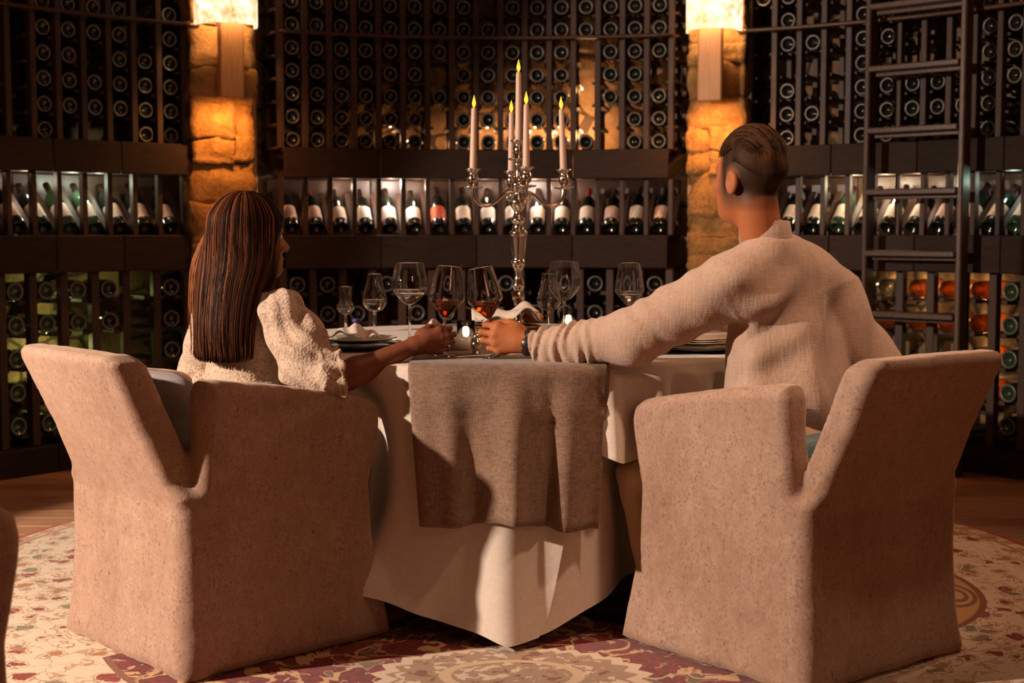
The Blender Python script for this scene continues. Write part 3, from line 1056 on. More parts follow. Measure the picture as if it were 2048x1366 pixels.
# ------------------------------------------------------------------ slip-covered armchairs
def make_chair(loc, F, label):
    rz = math.atan2(-F[0], F[1])
    e = empty('armchair', (loc[0], loc[1], .0125), rz, label, 'armchair', 'slip-covered armchairs')
    if make_chair.first is None:
        zc = .43
        back = [(-.322, 0), (.322, 0), (.300, .12), (.291, .30), (.296, .40), (.298, .445), (.266, .480), (.258, .60), (.266, .74), (.262, .782), (.230, .800),
                (0, .804), (-.230, .800), (-.262, .782), (-.266, .74), (-.258, .60), (-.266, .480), (-.298, .445), (-.296, .40), (-.291, .30), (-.300, .12)]
        def f_back(P):
            x, y, z = P[:, 0], P[:, 1], P[:, 2]
            yc = -.262 - .180 * np.clip((z - .42) / .38, 0, 2) ** 1.1 - .022 * np.clip(1 - z / .33, 0, 1) ** 2 + .25 * x * x * np.clip((z - .4) / .4, 0, 1)
            d = extrude_round(poly_sdf(x, z, back), y - yc, .050, .034)
            return d + .0022 * noise3(P, 17, 1) + .0012 * noise3(P, 45, 2)
        arm = [(-.312, 0), (.322, 0), (.300, .12), (.270, .30), (.266, .42), (.290, .54), (.296, .595), (.288, .63), (.256, .652), (.06, .690), (-.20, .728), (-.235, .726),
               (-.250, .700), (-.252, .62), (-.262, .47), (-.295, .41), (-.300, .30), (-.303, .12)]
        def f_arm(P):
            x, y, z = P[:, 0], P[:, 1], P[:, 2]
            xc = .258 + .020 * np.clip(1 - z / .33, 0, 1) ** 2 + .010 * np.clip((z - .4) / .3, 0, 1)
            d = extrude_round(poly_sdf(y, z, arm), x - xc, .047, .034)
            return d + .0022 * noise3(P, 16, 4) + .0012 * noise3(P, 45, 5)
        def f_seat(P):
            return rbox(P, (0, .03, .405), (.225, .265, .058), .05) + .002 * noise3(P, 18, 8)
        def f_apron(P):
            x, y, z = P[:, 0], P[:, 1], P[:, 2]
            yc = .255 + .022 * np.clip(1 - z / .33, 0, 1) ** 2
            return rbox(np.stack([x, y - yc, z], 1), (0, 0, .195), (.262, .032, .195), .025) + .003 * noise3(P, 14, 9)
        def f_arm2(P): return f_arm(P * V3((-1, 1, 1)))
        fs = (f_back, f_arm, f_arm2, f_apron)
        def f_all(P):
            d = smin(f_back(P), smin(f_arm(P), f_arm2(P), .01), .016)
            return smin(d, f_apron(P), .015)
        V, Fq = sdf_np(f_all, (-.38, -.52, -.02), (.38, .37, .84), .011)
        g = np.stack([f_all((V + np.eye(3)[k] * .006).astype(np.float32)) - f_all((V - np.eye(3)[k] * .006).astype(np.float32)) for k in range(3)], 1)
        g /= np.maximum(np.linalg.norm(g, axis=1), 1e-6)[:, None]
        fc = V[Fq].mean(1).astype(np.float32)
        own = np.argmin(np.stack([f(fc) for f in fs], 1), 1)
        parts = []
        for k, nm in enumerate(('backrest', 'armrest', 'armrest', 'front_skirt')):
            Q = Fq[own == k]
            ids, inv = np.unique(Q, return_inverse=True)
            me = mesh_np(nm, V[ids], inv.reshape(Q.shape))
            me.normals_split_custom_set_from_vertices(g[ids].tolist())
            parts.append((nm, me))
        parts.append(('seat', sdf_mesh('seat', f_seat, (-.27, -.28, .30), (.27, .34, .50), .014)))
        make_chair.first = parts
    for nm, me in make_chair.first:
        link(nm, me, e, M['suede'])
    return e
make_chair.first = None

FL, FR = Vector((.735, .678, 0)).normalized(), Vector((-.62, .785, 0)).normalized()
CHL, CHR = Vector((-.770, -.795, 0)), Vector((.732, -.905, 0))
make_chair(CHL, FL, 'beige velvet armchair in which the long-haired person sits')
make_chair(CHR, FR, 'beige velvet armchair in which the short-haired person sits')
make_chair((-1.200, -2.43, 0), Vector((.45, .89, 0)), 'beige armchair cut off by the left edge of the picture, only its arm showing')

def cushion(name, loc, rot, size, mat, label):
    def f(P):
        s = np.array(size)
        d = ell(P, (0, 0, 0), size)
        q = np.abs(P) / s
        b = (q[:, 0] ** 4 + q[:, 1] ** 2.2 + q[:, 2] ** 4) ** .25 - 1
        return b * min(size) * .8 + .002 * noise3(P, 20, 3)
    me = sdf_mesh(name, f, [-1.15 * v for v in size], [1.15 * v for v in size], .014)
    o = link(name, me, None, M[mat], loc, rot)
    return tag(o, label, 'cushion')
p = CHL - FL * .165 + FL.cross(Vector((0, 0, 1))) * -.10
cushion('cushion', (p.x, p.y, .61), (R(-16), 0, math.atan2(-FL.x, FL.y)), (.17, .062, .125), 'grey_cushion', 'grey cushion between the long-haired person and the chair back')
p = CHR - FR * .16 + FR.cross(Vector((0, 0, 1))) * -.08
M['blue_cushion'] = linen('blue_satin_cloth', (.10, .17, .20), (.16, .25, .28), 300, .05)
M['blue_cushion'].node_tree.nodes['Principled BSDF'].inputs['Roughness'].default_value = .35
cushion('cushion', (p.x, p.y, .515), (R(-14), 0, math.atan2(-FR.x, FR.y)), (.16, .05, .085), 'blue_cushion', 'shiny blue cushion showing in the gap between arm and back of the right chair')

# ------------------------------------------------------------------ table and its cloths
TZ, TR = .750, .885
t = empty('round_table', (0, 0, .0125), 0, 'large round dining table hidden under its floor-length cloth', 'table')
link('tabletop', lathe('tabletop', [(0, .70), (TR - .02, .70), (TR - .008, .708), (TR - .008, .724), (TR - .02, .732), (0, .732)], 64), t, M['rack'])
link('pedestal', lathe('pedestal', [(0, 0), (.30, 0), (.30, .03), (.08, .06), (.06, .35), (.10, .66), (.25, .70), (0, .70)], 32), t, M['rack'])

def hang_cloth(name, drop, fold, rtop, mat, label, z0, seg=360, thick=.0):
    """cloth lying on the round table and hanging from its edge; drop(phi), fold(phi, t) give length and radial waves (phi: degrees, 0 towards the viewer, + to the right)"""
    V = []
    rings = [(.0, 0), (.3, 0), (.6, 0), (.80, 0), (rtop - .022, 0), (rtop - .009, -.003), (rtop - .001, -.010), (rtop + .002, -.022)]
    nh = 26
    for k, (r, dz) in enumerate(rings):
        for i in range(seg):
            a = 2 * math.pi * i / seg
            V.append((r * math.sin(a), -r * math.cos(a), z0 + dz))
    for k in range(1, nh + 1):
        tt = k / nh
        for i in range(seg):
            ph = 360.0 * i / seg
            if ph > 180: ph -= 360
            a = R(ph)
            r = rtop + .002 + fold(ph, tt)
            z = z0 - .022 - drop(ph) * tt
            V.append((r * math.sin(a), -r * math.cos(a), z))
    me = mesh_np(name, V, grid_faces(seg, len(rings) + nh, True))
    o = link(name, me, None, M[mat])
    return tag(o, label, 'tablecloth')

def bell(x, c, w): return math.exp(-((x - c) / w) ** 2)
def under_drop(ph):
    return .700 - .110 * min(1, abs(ph + .8) / 25) + .006 * math.sin(ph * .35)
def under_fold(ph, tt):
    s = tt ** 1.2
    v = .050 * bell(ph, -.8, 3.6) * tt ** .8 + .020 * bell(ph, -.8, 12) * s
    v += .028 * bell(ph, -22, 6) * s - .012 * bell(ph, -13, 3) * s - .01 * bell(ph, 15, 5) * s
    v += (.030 * math.sin(R(ph) * 11 + .7) + .012 * math.sin(R(ph) * 23)) * s * (1 - bell(ph, 0, 22))
    v += .004 * math.sin(ph * .6 + tt * 5) * s
    v -= (.175 * bell(ph, 29, 11) + .03 * bell(ph, 50, 14)) * min(1, max(0, tt - .12) / .3)      # pushed in by the knee
    v -= .18 * bell(ph, -29.5, 6.5) * math.sin(math.pi * min(1, tt * 1.02)) ** 1.2
    return v - .012 * math.sin(math.pi * tt) + .018 * tt
hang_cloth('tablecloth', under_drop, under_fold, TR, 'cloth', 'cream floor-length tablecloth whose front corner touches the rug', TZ - .004)
def top_drop(ph):
    if ph < -100: return .20
    if ph < 4: return .20 + (under_drop(ph) - .197) * min(1, (ph + 100) / 30)
    k = min(1, max(0, (ph - 4) / 9))
    k = k * k * (3 - 2 * k)
    return under_drop(4) + .003 + (.185 - under_drop(4)) * k + .012 * k * math.sin(R(ph) * 9) + (.05 * bell(ph, 20, 5))
def top_fold(ph, tt):
    if ph < -100: return .006
    u = under_fold(ph, min(1, tt * top_drop(ph) / under_drop(ph)))
    w = min(1, max(0, (ph - 5) / 12))
    return max(u, -.004 if ph > 5 else -1) + .007 + w * tt ** .55 * (.026 * (1 + math.sin(R(ph) * 46 + .8 * math.sin(R(ph) * 7))) + .005 * (1 + math.sin(R(ph) * 71)))
hang_cloth('tablecloth', top_drop, top_fold, TR + .006, 'cloth', 'shorter white top cloth falling in small pleats over the long one', TZ, 420)

def runner():
    nu, nv = 46, 90
    V = []
    hw = .265
    L_top = 1.62; Lh = .41
    for j in range(nv):
        s = j / (nv - 1) * (L_top + Lh)             # from the far end towards the viewer
        for i in range(nu):
            u = i / (nu - 1) * 2 - 1
            x = u * hw - .008
            re = TR + .040
            edge = math.sqrt(re * re - x * x) - re           # <= 0 : how far the edge recedes
            yf = -(re + edge)
            top_end = L_top - .0
            if s <= top_end - .05:
                y = yf + .0 + (top_end - s) * 1.0
                V.append((x, y, TZ + .0045)); continue
            q = s - (top_end - .05)
            if q < .06:
                a = q / .06 * math.pi / 2
                y = yf + .05 - .05 * math.sin(a) ; z = TZ + .0045 - .022 * (1 - math.cos(a))
            else:
                h = q - .06
                tt = h / (Lh - .01)
                x = x * (1 - .115 * tt)
                # soft vertical folds, one deep fold right of the middle, and a horizontal ironing crease
                f = .018 * math.sin(u * 5.2 + .5) + .016 * math.sin(u * 9.5 + 1.4) + .008 * math.sin(u * 19)
                f += .030 * bell(u, .02, .16) - .040 * bell(u, .42, .07) + .030 * bell(u, .60, .10) + .020
                cr = .009 * bell(h, .095 + .014 * math.sin(u * 2.5), .005) - .006 * bell(h, .108 + .014 * math.sin(u * 2.5), .006)
                y = yf - f * tt ** .8 - .020 * tt - cr + .006
                z = TZ + .0045 - .022 - h * (1 - .05 * bell(u, .0, .35) + .03 * max(0, u)) 
            V.append((x, y, z))
    me = mesh_np('table_runner', V, grid_faces(nu, nv))
    o = link('table_runner', me, None, M['runner'])
    sm = o.modifiers.new('thickness', 'SOLIDIFY'); sm.thickness = .0022; sm.offset = -1
    return tag(o, 'taupe linen runner hanging over the front edge of the white table', 'table runner')
runner()

TT = TZ + .0065                                   # height of what stands on the runner / cloth
def on_table(px, depth, z=None):
    v = at(px, 700, depth)
    return Vector((v.x, v.y, TT if z is None else z))

# ------------------------------------------------------------------ glasses
def glass_profile(foot, bowl_out, stem=.0042, zb=None, wall=.0017):
    """bowl_out: outer (r, z) from the bowl's bottom up to the rim"""
    zb = bowl_out[0][1]
    o = [(0, .0), (foot * .96, 0), (foot, .0012), (foot * .97, .0024), (foot * .45, .0042), (stem * 1.9, .010), (stem * 1.1, .024), (stem, zb * .55), (stem * 1.05, zb - .016)]
    o += bowl_out
    inn = [(max(r - wall, .0), z + (wall * 1.5 if i == 0 else 0)) for i, (r, z) in enumerate(bowl_out)]
    inn = list(reversed(inn))
    inn[-1] = (inn[-1][0] * .6, bowl_out[0][1] + .004)
    return o + inn + [(0, bowl_out[0][1] + .003)]

def bez(pts, n=6):
    """smooth (r, z) profile through the given points (Catmull-Rom)"""
    out = []
    P = [pts[0]] + list(pts) + [pts[-1]]
    for i in range(1, len(P) - 2):
        for k in range(n):
            t = k / n
            q = []
            for c in (0, 1):
                a, b, cc, d = P[i - 1][c], P[i][c], P[i + 1][c], P[i + 2][c]
                q.append(.5 * ((2 * b) + (-a + cc) * t + (2 * a - 5 * b + 4 * cc - d) * t * t + (-a + 3 * b - 3 * cc + d) * t ** 3))
            out.append((max(q[0], .0005), q[1]))
    out.append(pts[-1])
    return out

BOWL = {
    'claret': bez([(.006, .104), (.022, .122), (.042, .147), (.0485, .158), (.047, .176), (.040, .215), (.0335, .249)], 5),
    'burgundy': bez([(.006, .118), (.028, .133), (.052, .163), (.0565, .184), (.054, .205), (.047, .235), (.043, .251)], 5),
    'tulip': bez([(.005, .097), (.024, .102), (.037, .120), (.039, .133), (.034, .155), (.0255, .190), (.0225, .216)], 5),
    'grappa': bez([(.004, .058), (.018, .064), (.031, .079), (.033, .086), (.026, .096), (.0215, .108), (.0218, .13), (.0235, .158)], 5),
}
FOOT = {'claret': .040, 'burgundy': .042, 'tulip': .034, 'grappa': .030}
GM = {}
def wine_glass(kind, loc, label, rot=(0, 0, 0), scale=1.0, group='stemware on the table'):
    if kind not in GM: GM[kind] = lathe(kind, glass_profile(FOOT[kind], BOWL[kind]), 40)
    o = link('wine_glass' if kind != 'grappa' else 'grappa_glass', GM[kind], None, M['glass'], loc, rot)
    o.scale = (scale,) * 3
    return tag(o, label, 'glass', group)

def wine_fill(o, kind, level, tilt):
    """liquid with a level surface inside a tilted bowl"""
    prof = [(max(r - .0009, 0), z + .0004) for r, z in BOWL[kind] if z < level - .001]
    zb = BOWL[kind][0][1] + .0022
    prof = [(0, zb)] + [(r, max(z, zb + .0002)) for r, z in prof if r > .006]
    rl = prof[-1][0] + (level - prof[-1][1]) * .6
    prof += [(min(rl, .0460), level), (0, level)]
    me = lathe('wine', prof, 40)
    for v in me.vertices:
        k = max(0, (v.co.z - (level - .014)) / .014)
        v.co.z += k * v.co.x * math.tan(tilt)
    me.materials.append(M['brandy'])
    return link('wine', me, o)

def lean(base, top, spin=0):
    d = (Vector(top) - Vector(base)).normalized()
    return d.to_track_quat('Z', 'Y').to_euler()

DG = 3.88
foot1, rim1 = at(884, 711, DG), at(899, 530, DG + .0)
foot2, rim2 = at(992, 712, DG), at(959, 533, DG + .0)
G1 = wine_glass('claret', foot1, 'glass of amber wine in the hand of the long-haired person, clinking', lean(foot1, rim1), 1.0, None)
G2 = wine_glass('claret', foot2, 'glass of amber wine in the hand of the short-haired person, tilted and clinking', lean(foot2, rim2), 1.0, None)
ax1 = (rim1 - foot1).normalized(); ax2 = (rim2 - foot2).normalized()
def tilt_in_local(o):
    bpy.context.view_layer.update()
    up = o.matrix_world.to_3x3().inverted() @ Vector((0, 0, 1))
    return up
for G in (G1, G2):
    f = wine_fill(G, 'claret', .151, 0)
    up = tilt_in_local(G)
    me = f.data
    for v in me.vertices:
        k = max(0, min(1, (v.co.z - .136) / .014))
        v.co.z -= k * (v.co.x * up.x + v.co.y * up.y) / up.z

def add_liquid(o, kind, level):  # clear liquid added so the lower bowls show white
    wine_fill(o, kind, level, 0).data.materials[0] = M['clear_liquid']
add_liquid(wine_glass('grappa', on_table(692, 4.95), 'small stemmed grappa glass, leftmost on the table'), 'grappa', .092)
add_liquid(wine_glass('tulip', on_table(750, 4.46), 'tulip-shaped spirit glass standing behind the left place setting'), 'tulip', .134)
add_liquid(wine_glass('burgundy', on_table(820, 4.42), 'large wine glass left of the clinking glasses'), 'burgundy', .168)
wine_glass('tulip', on_table(1098, 4.50), 'tulip-shaped spirit glass in front of the large one, right of the bread basket')
wine_glass('burgundy', on_table(1128, 4.66), 'large wine glass behind the right tealight')
add_liquid(wine_glass('claret', on_table(1258, 4.60), 'wine glass standing alone above the sleeve of the short-haired person'), 'claret', .154)
wine_glass('grappa', on_table(1318, 4.70), 'small grappa glass half hidden by the upper arm of the short-haired person')

# ------------------------------------------------------------------ candelabra
CB = Vector((.021, .0, TT))
cb = empty('candelabra', CB, R(9), 'tall silver five-armed candelabra in the middle of the table', 'candelabra')
S_ = M['silver']
link('base', lathe('base', bez([(.0, .0), (.085, .0), (.088, .006), (.078, .016), (.050, .024), (.034, .036), (.020, .05)], 4), 40), cb, S_)
col = [(.020, .048), (.0125, .060), (.018, .075), (.0145, .088), (.011, .11), (.0165, .130), (.0170, .142), (.0125, .155), (.0165, .172), (.0150, .182), (.0110, .200),
       (.0125, .225), (.0175, .238), (.0190, .250), (.0165, .258), (.0175, .275), (.0200, .310), (.0215, .330), (.0235, .338), (.0235, .346), (.0165, .354), (.0150, .370), (.0205, .384),
       (.0140, .398), (.0120, .412), (.0190, .425), (.0240, .440), (.0200, .455), (.0130, .468), (.0175, .485), (.0200, .50), (.0110, .515), (.0085, .545), (.0120, .560), (.0075, .575), (.0, .576)]
link('column', lathe('column', bez([(r * 1.22, z) for r, z in col], 4), 28), cb, S_)
def cup_mesh():
    p = [(0, 0), (.010, 0), (.007, .008), (.015, .016), (.0185, .028), (.0165, .040), (.0125, .046), (.0165, .052), (.0250, .057), (.0262, .060), (.0245, .0615), (.0135, .056), (.0115, .050), (.0115, .03), (0, .03)]
    return lathe('candle_cup', p, 24)
def pan_mesh():
    p = [(0, 0), (.012, 0), (.030, .003), (.034, .007), (.0335, .0085), (.028, .006), (.010, .005), (0, .005)]
    return lathe('drip_pan', p, 28)
CUP, PAN = cup_mesh(), pan_mesh()
def candle(loc, h, label, lx=0, ly=0):
    o = link('taper_candle', lathe('taper_candle', [(0, 0), (.0112, 0), (.0113, .03), (.0082, h - .012), (.0078, h - .004), (.006, h), (0, h)], 20), None, M['wax'], loc, (lx, ly, 0))
    tag(o, label, 'candle', 'lit candles of the candelabra')
    link('flame', lathe('flame', bez([(.0006, h - .001), (.0052, h + .008), (.0062, h + .015), (.0040, h + .025), (.0014, h + .035), (.0003, h + .040)], 4), 14), o, M['flame'])
    return o
bpy.context.view_layer.update()
mwc = Matrix.Translation(CB) @ Matrix.Rotation(R(9), 4, 'Z')
arm_pts = [(.012, .440), (.022, .432), (.030, .440), (.031, .452), (.024, .458), (.019, .450), (.023, .444)]
main = [(.016, .470), (.026, .472), (.042, .468), (.060, .455), (.080, .438), (.100, .430), (.120, .432), (.136, .444), (.145, .462), (.148, .485)]
NAMES = {0: 'candle on the right arm of the candelabra', 1: 'candle on the rear arm of the candelabra, just left of the central one',
         2: 'candle on the left arm of the candelabra', 3: 'candle on the front arm of the candelabra, just right of the central one'}
for k in range(4):
    a = R(90 * k)
    def w(p): return (p[0] * math.cos(a), p[0] * math.sin(a), p[1])
    arm = link('arm', tube('arm', [w(p) for p in bez(main, 4)], .0062, 8), cb, S_)
    scroll = [(.030, .474), (.020, .466), (.019, .454), (.027, .447), (.036, .452), (.034, .461), (.028, .459)]
    link('scroll', tube('scroll', [w(p) for p in bez(scroll, 4)], .0040, 6), arm, S_)
    link('drip_pan', PAN, arm, S_, w((.148, .482)))
    link('candle_cup', CUP, arm, S_, w((.148, .486)))
    c = mwc @ Vector(w((.148, .518)))
    candle(c, .222, NAMES[k], R(-.6 if k == 1 else 0), R({0: -2.2, 2: 1.0}.get(k, 0)))
    lf = []
    for q in range(5):
        b = a + q * 2 * math.pi / 5
    
link('drip_pan', PAN, cb, S_, (0, 0, .572))
link('candle_cup', CUP, cb, S_, (0, 0, .578))
candle(CB + Vector((0, 0, .610)), .245, 'tallest candle, on the centre of the candelabra')

# ------------------------------------------------------------------ things on the table
def tealight(loc, label, watt, r=.030, h=.082):
    g = lathe('tumbler', [(0, 0), (r * .85, 0), (r * .95, .003), (r, .03), (r * 1.02, h), (r * .96, h), (r * .93, .03), (r * .86, .010), (0, .009)], 28)
    o = link('tealight_glass', g, None, M['glass'], loc)
    tag(o, label, 'candle holder')
    link('wax', lathe('wax', [(0, .0095), (r * .75, .0095), (r * .78, .020), (0, .021)], 20), o, M['wax'])
    link('flame', lathe('flame', bez([(.0005, .021), (.0045, .028), (.0050, .033), (.0025, .043), (.0004, .050)], 3), 12), o, M['tea_flame'])
    lamp('tealight_glow', 'POINT', Vector(loc) + Vector((0, 0, .036)), watt, (1.0, .62, .28), .012)
    return o
tealight(on_table(1137, 4.86), 'lit tealight in a clear glass, right of the bread basket', .9)
tealight(on_table(932, 4.34), 'lit tealight in a clear glass between the two clinking glasses', 1.0, .028, .075)

o = link('bowl', lathe('bowl', [(0, .0), (.024, 0), (.030, .004), (.0325, .020), (.031, .036), (.0285, .036), (.0295, .020), (.026, .008), (0, .007)], 32), None, M['porcelain'], on_table(921, 4.16))
tag(o, 'small round white porcelain bowl in front of the tealight', 'bowl')
sh = link('salt_shaker', lathe('salt_shaker', bez([(.016, 0), (.017, .003), (.012, .008), (.015, .018), (.0165, .03), (.012, .040), (.009, .046)], 4) + [(0, .050)], 20), None, M['silver'], on_table(953, 4.02))
tag(sh, 'little silver salt shaker beside the white bowl', 'shaker')
link('cap', lathe('cap', [(.0095, .045), (.010, .052), (.006, .058), (0, .060)], 16), sh, S_)

# bread basket, napkin and bread
bk = empty('bread_basket', on_table(1010, 4.44), R(4), 'oval woven bread basket behind the hand of the short-haired person', 'basket')
me = lathe('basket_bowl', bez([(.0005, .0), (.072, .0), (.085, .010), (.104, .034), (.112, .050)], 4) + [(.109, .052)] + list(reversed(bez([(.0005, .006), (.068, .006), (.080, .014), (.099, .036), (.107, .050)], 4))), 44)
for v in me.vertices: v.co.y *= .72
link('basket_bowl', me, bk, M['wicker'])
rim = [(.111 * math.cos(a), .08 * math.sin(a), .051) for a in np.linspace(0, 2 * math.pi, 41)]
link('rim', tube('rim', rim, .0042, 8), bk, M['wicker'])
def rumple(name, loc, rz, rx, ry, zfun, mat, label, cat='napkin', nu=40, nv=28):
    V = []
    for j in range(nv):
        for i in range(nu):
            u, v = i / (nu - 1) * 2 - 1, j / (nv - 1) * 2 - 1
            V.append((u * rx, v * ry, zfun(u, v)))
    o = link(name, mesh_np(name, V, grid_faces(nu, nv)), None, M[mat], loc, (0, 0, rz))
    sm = o.modifiers.new('thickness', 'SOLIDIFY'); sm.thickness = .002; sm.offset = 1
    return tag(o, label, cat)
def bread_cloth(u, v):
    rr = math.sqrt(u * u + v * v)
    return .058 + .022 * max(0, rr - .25) + .010 * math.sin(u * 7 + v * 3) * rr + .034 * bell(u, .45, .40) + .012 * bell(u, -.55, .40) + .008 * v
pb = on_table(1012, 4.44)
rumple('bread_napkin', (pb.x, pb.y, TT), R(4), .106, .068, bread_cloth, 'napkin', 'cream cloth napkin folded inside the bread basket')
def roll_mesh(sx, sy, sz, seed):
    def f(P): return ell(P, (0, 0, 0), (sx, sy, sz)) + .003 * noise3(P, 60, seed)
    return sdf_mesh('bread_roll', f, (-sx * 1.15, -sy * 1.15, -sz * 1.2), (sx * 1.15, sy * 1.15, sz * 1.2), .0055)
pr = at(1066, 634, 4.47)
o = link('bread_roll', roll_mesh(.034, .026, .018, 2), None, M['bread'], pr)
tag(o, 'golden bread roll peeping out of the basket napkin', 'bread')
def fold_z(u, v): return .010 + .055 * bell(u, -.1, .55) * (1 - v * v * .4) + .008 * math.sin(v * 7 + u * 3)
pn = on_table(872, 4.62)
rumple('napkin', (pn.x, pn.y, TT - .009), R(20), .05, .04, fold_z, 'napkin', 'white napkin standing folded behind the glass of the long-haired person', nu=24, nv=18)

# place settings
def charger(loc, r, label):
    e = empty('charger_plate', loc, 0, label, 'plate', 'place settings')
    link('charger', lathe('charger', [(0, .0), (r * .75, .0), (r * .97, .007), (r, .010), (r * .985, .012), (r * .74, .0045), (0, .0045)], 56), e, M['dark_plate'])
    link('rim', lathe('rim', [(r * .76, .0065), (r * .97, .0125), (r * .99, .0145), (r * .955, .0145), (r * .76, .0085)], 56, close=True), e, M['steel'])
    return e
cl = on_table(716, 4.27)
charger(cl, .150, 'dark charger plate with shiny rim lying behind the bare forearm')
o = link('plate', lathe('plate', [(0, 0), (.075, 0), (.105, .010), (.118, .014), (.116, .0165), (.074, .004), (0, .004)], 48), None, M['porcelain'], cl + Vector((0, 0, .0135)))
tag(o, 'white plate lying on the left charger under a folded napkin', 'plate')
def nap1(u, v): return .006 + .034 * bell(u, .05, .45) * (1 - .5 * v * v) + .006 * math.sin(u * 9 + v * 4) + .004
nn = rumple('napkin', (cl.x - .015, cl.y - .01, TT + .0225), R(-25), .085, .062, nap1, 'napkin', 'folded cream napkin with a dark blue ring on the left plate')
link('napkin_ring', lathe('napkin_ring', bez([(.0005, .0), (.011, .0), (.0145, .004), (.013, .010), (.0005, .012)], 4), 24), nn, M['blue_wax'], (.01, .008, .052))
cr = on_table(1392, 4.20)
charger(cr, .150, 'dark charger plate with shiny rim between the sleeve and the back of the short-haired person')
for k in range(3):
    o = link('plate', lathe('plate', [(0, 0), (.065, 0), (.092, .006), (.104, .009), (.102, .0105), (.064, .003), (0, .003)], 48), None, M['porcelain'], cr + Vector((0, 0, .0135 + .0062 * k)))
    tag(o, '%s white plate of the stack on the right charger' % ('lowest', 'middle', 'topmost')[k], 'plate', 'stacked plates on the right charger')

def knife(loc, rz, label):
    e = empty('table_knife', loc, rz, label, 'cutlery', 'cutlery')
    h = [(x, 0, .0045) for x in (0, .02, .05, .08, .095)]
    link('handle', tube('handle', h, [.003, .0045, .005, .0042, .003], 8), e, M['steel'])
    pts = [(.093, -.004), (.15, -.008), (.19, -.009), (.212, -.004), (.215, .002), (.19, .004), (.093, .003)]
    V = [(x, y, z) for z in (.0035, .0052) for x, y in pts]; n = len(pts)
    F = [tuple(reversed(range(n))), tuple(range(n, 2 * n))] + [(i, (i + 1) % n, n + (i + 1) % n, n + i) for i in range(n)]
    link('blade', mesh_np('blade', V, F, False), e, M['steel'])
def fork(loc, rz, label):
    e = empty('table_fork', loc, rz, label, 'cutlery', 'cutlery')
    link('handle', tube('handle', [(x, 0, .0045 + .004 * math.sin(x * 20)) for x in np.linspace(0, .14, 10)], [.0035, .0045, .0048, .0045, .004, .0035, .003, .003, .0035, .005], 8), e, M['steel'])
    for k in range(4):
        y = (k - 1.5) * .0058
        link('tine', tube('tine', [(.138, y * .5, .006), (.152, y, .005), (.18, y, .0075), (.195, y, .012)], [.003, .0018, .0015, .0008], 6), e, M['steel'])
a = on_table(772, 4.02); knife(a, R(8), 'shiny knife in front of the left charger')
a = on_table(776, 4.34); fork(a, R(-30), 'fork lying behind the left charger, near the tulip glass')

# ------------------------------------------------------------------ people
UPV = Vector((0, 0, 1))

def smooth_all(D, k):
    d = D[0]
    for q in D[1:]: d = smin(d, q, k)
    return d

def frame(fwd):
    f = Vector((fwd[0], fwd[1], 0)).normalized()
    l = UPV.cross(f)
    return l, f, UPV

class Head:
    """head frame: x to the person's left, y forward, z up; all in metres from the head's centre"""
    def __init__(s, c, fwd, tilt=0.0, scale=1.0):
        s.c = Vector(c); l, f, u = frame(fwd)
        u2 = (u * math.cos(tilt) + f * math.sin(tilt)); f2 = (f * math.cos(tilt) - u * math.sin(tilt))
        s.M = np.array([l, f2, u2], dtype=np.float32); s.k = scale
        s.ax = (l, f2, u2)
    def w(s, p): return s.c + (s.ax[0] * p[0] + s.ax[1] * p[1] + s.ax[2] * p[2]) * s.k
    def loc(s, P): return (P - V3(s.c)) @ s.M.T / s.k
    def skull(s, P, man=True):
        Q = s.loc(P)
        d = ell(Q, (0, -.010, .030), (.0745, .095, .086))
        j = .062 if man else .055
        d = smin(d, ell(Q, (0, .030, -.045), (j, .062, .078)), .030)
        d = smin(d, ell(Q, (0, .068, -.092), (.026 if man else .020, .024, .020)), .025)
        d = smin(d, cone(Q, (-.030, .074, .022), (.030, .074, .022), .014, .014), .018)         # brow
        for sx in (-1, 1):
            d = smax(d, -ell(Q, (sx * .031, .094, .004), (.017, .012, .011)), .010)              # eye sockets
            d = smin(d, ell(Q, (sx * .045, .062, -.022), (.020, .022, .018)), .02)               # cheek bones
            q = ell(Q, (sx * .0745, -.008, -.012), (.009, .020, .032))
            q = smax(q, -ell(Q, (sx * .083, -.002, -.010), (.008, .011, .020)), .005)
            d = smin(d, q, .006)                                                                 # ears
        d = smin(d, cone(Q, (0, .088, .006), (0, .112, -.030), .0075, .0105), .012)              # nose
        d = smin(d, ell(Q, (0, .100, -.036), (.017, .011, .008)), .008)
        d = smin(d, ell(Q, (0, .088, -.060), (.022, .010, .0055)), .006)                         # lips
        d = smin(d, ell(Q, (0, .086, -.071), (.019, .010, .006)), .006)
        return d * s.k

def finger(P, k, D, N, lens, angs, r):
    out, p = [], Vector(k)
    for i, (L, a) in enumerate(zip(lens, angs)):
        q = p + (D * math.cos(R(a)) + N * math.sin(R(a))) * L
        out.append(cone(P, p, q, r * (1 - .10 * i), r * (1 - .10 * (i + 1))))
        p = q
    return smooth_all(out, .004)

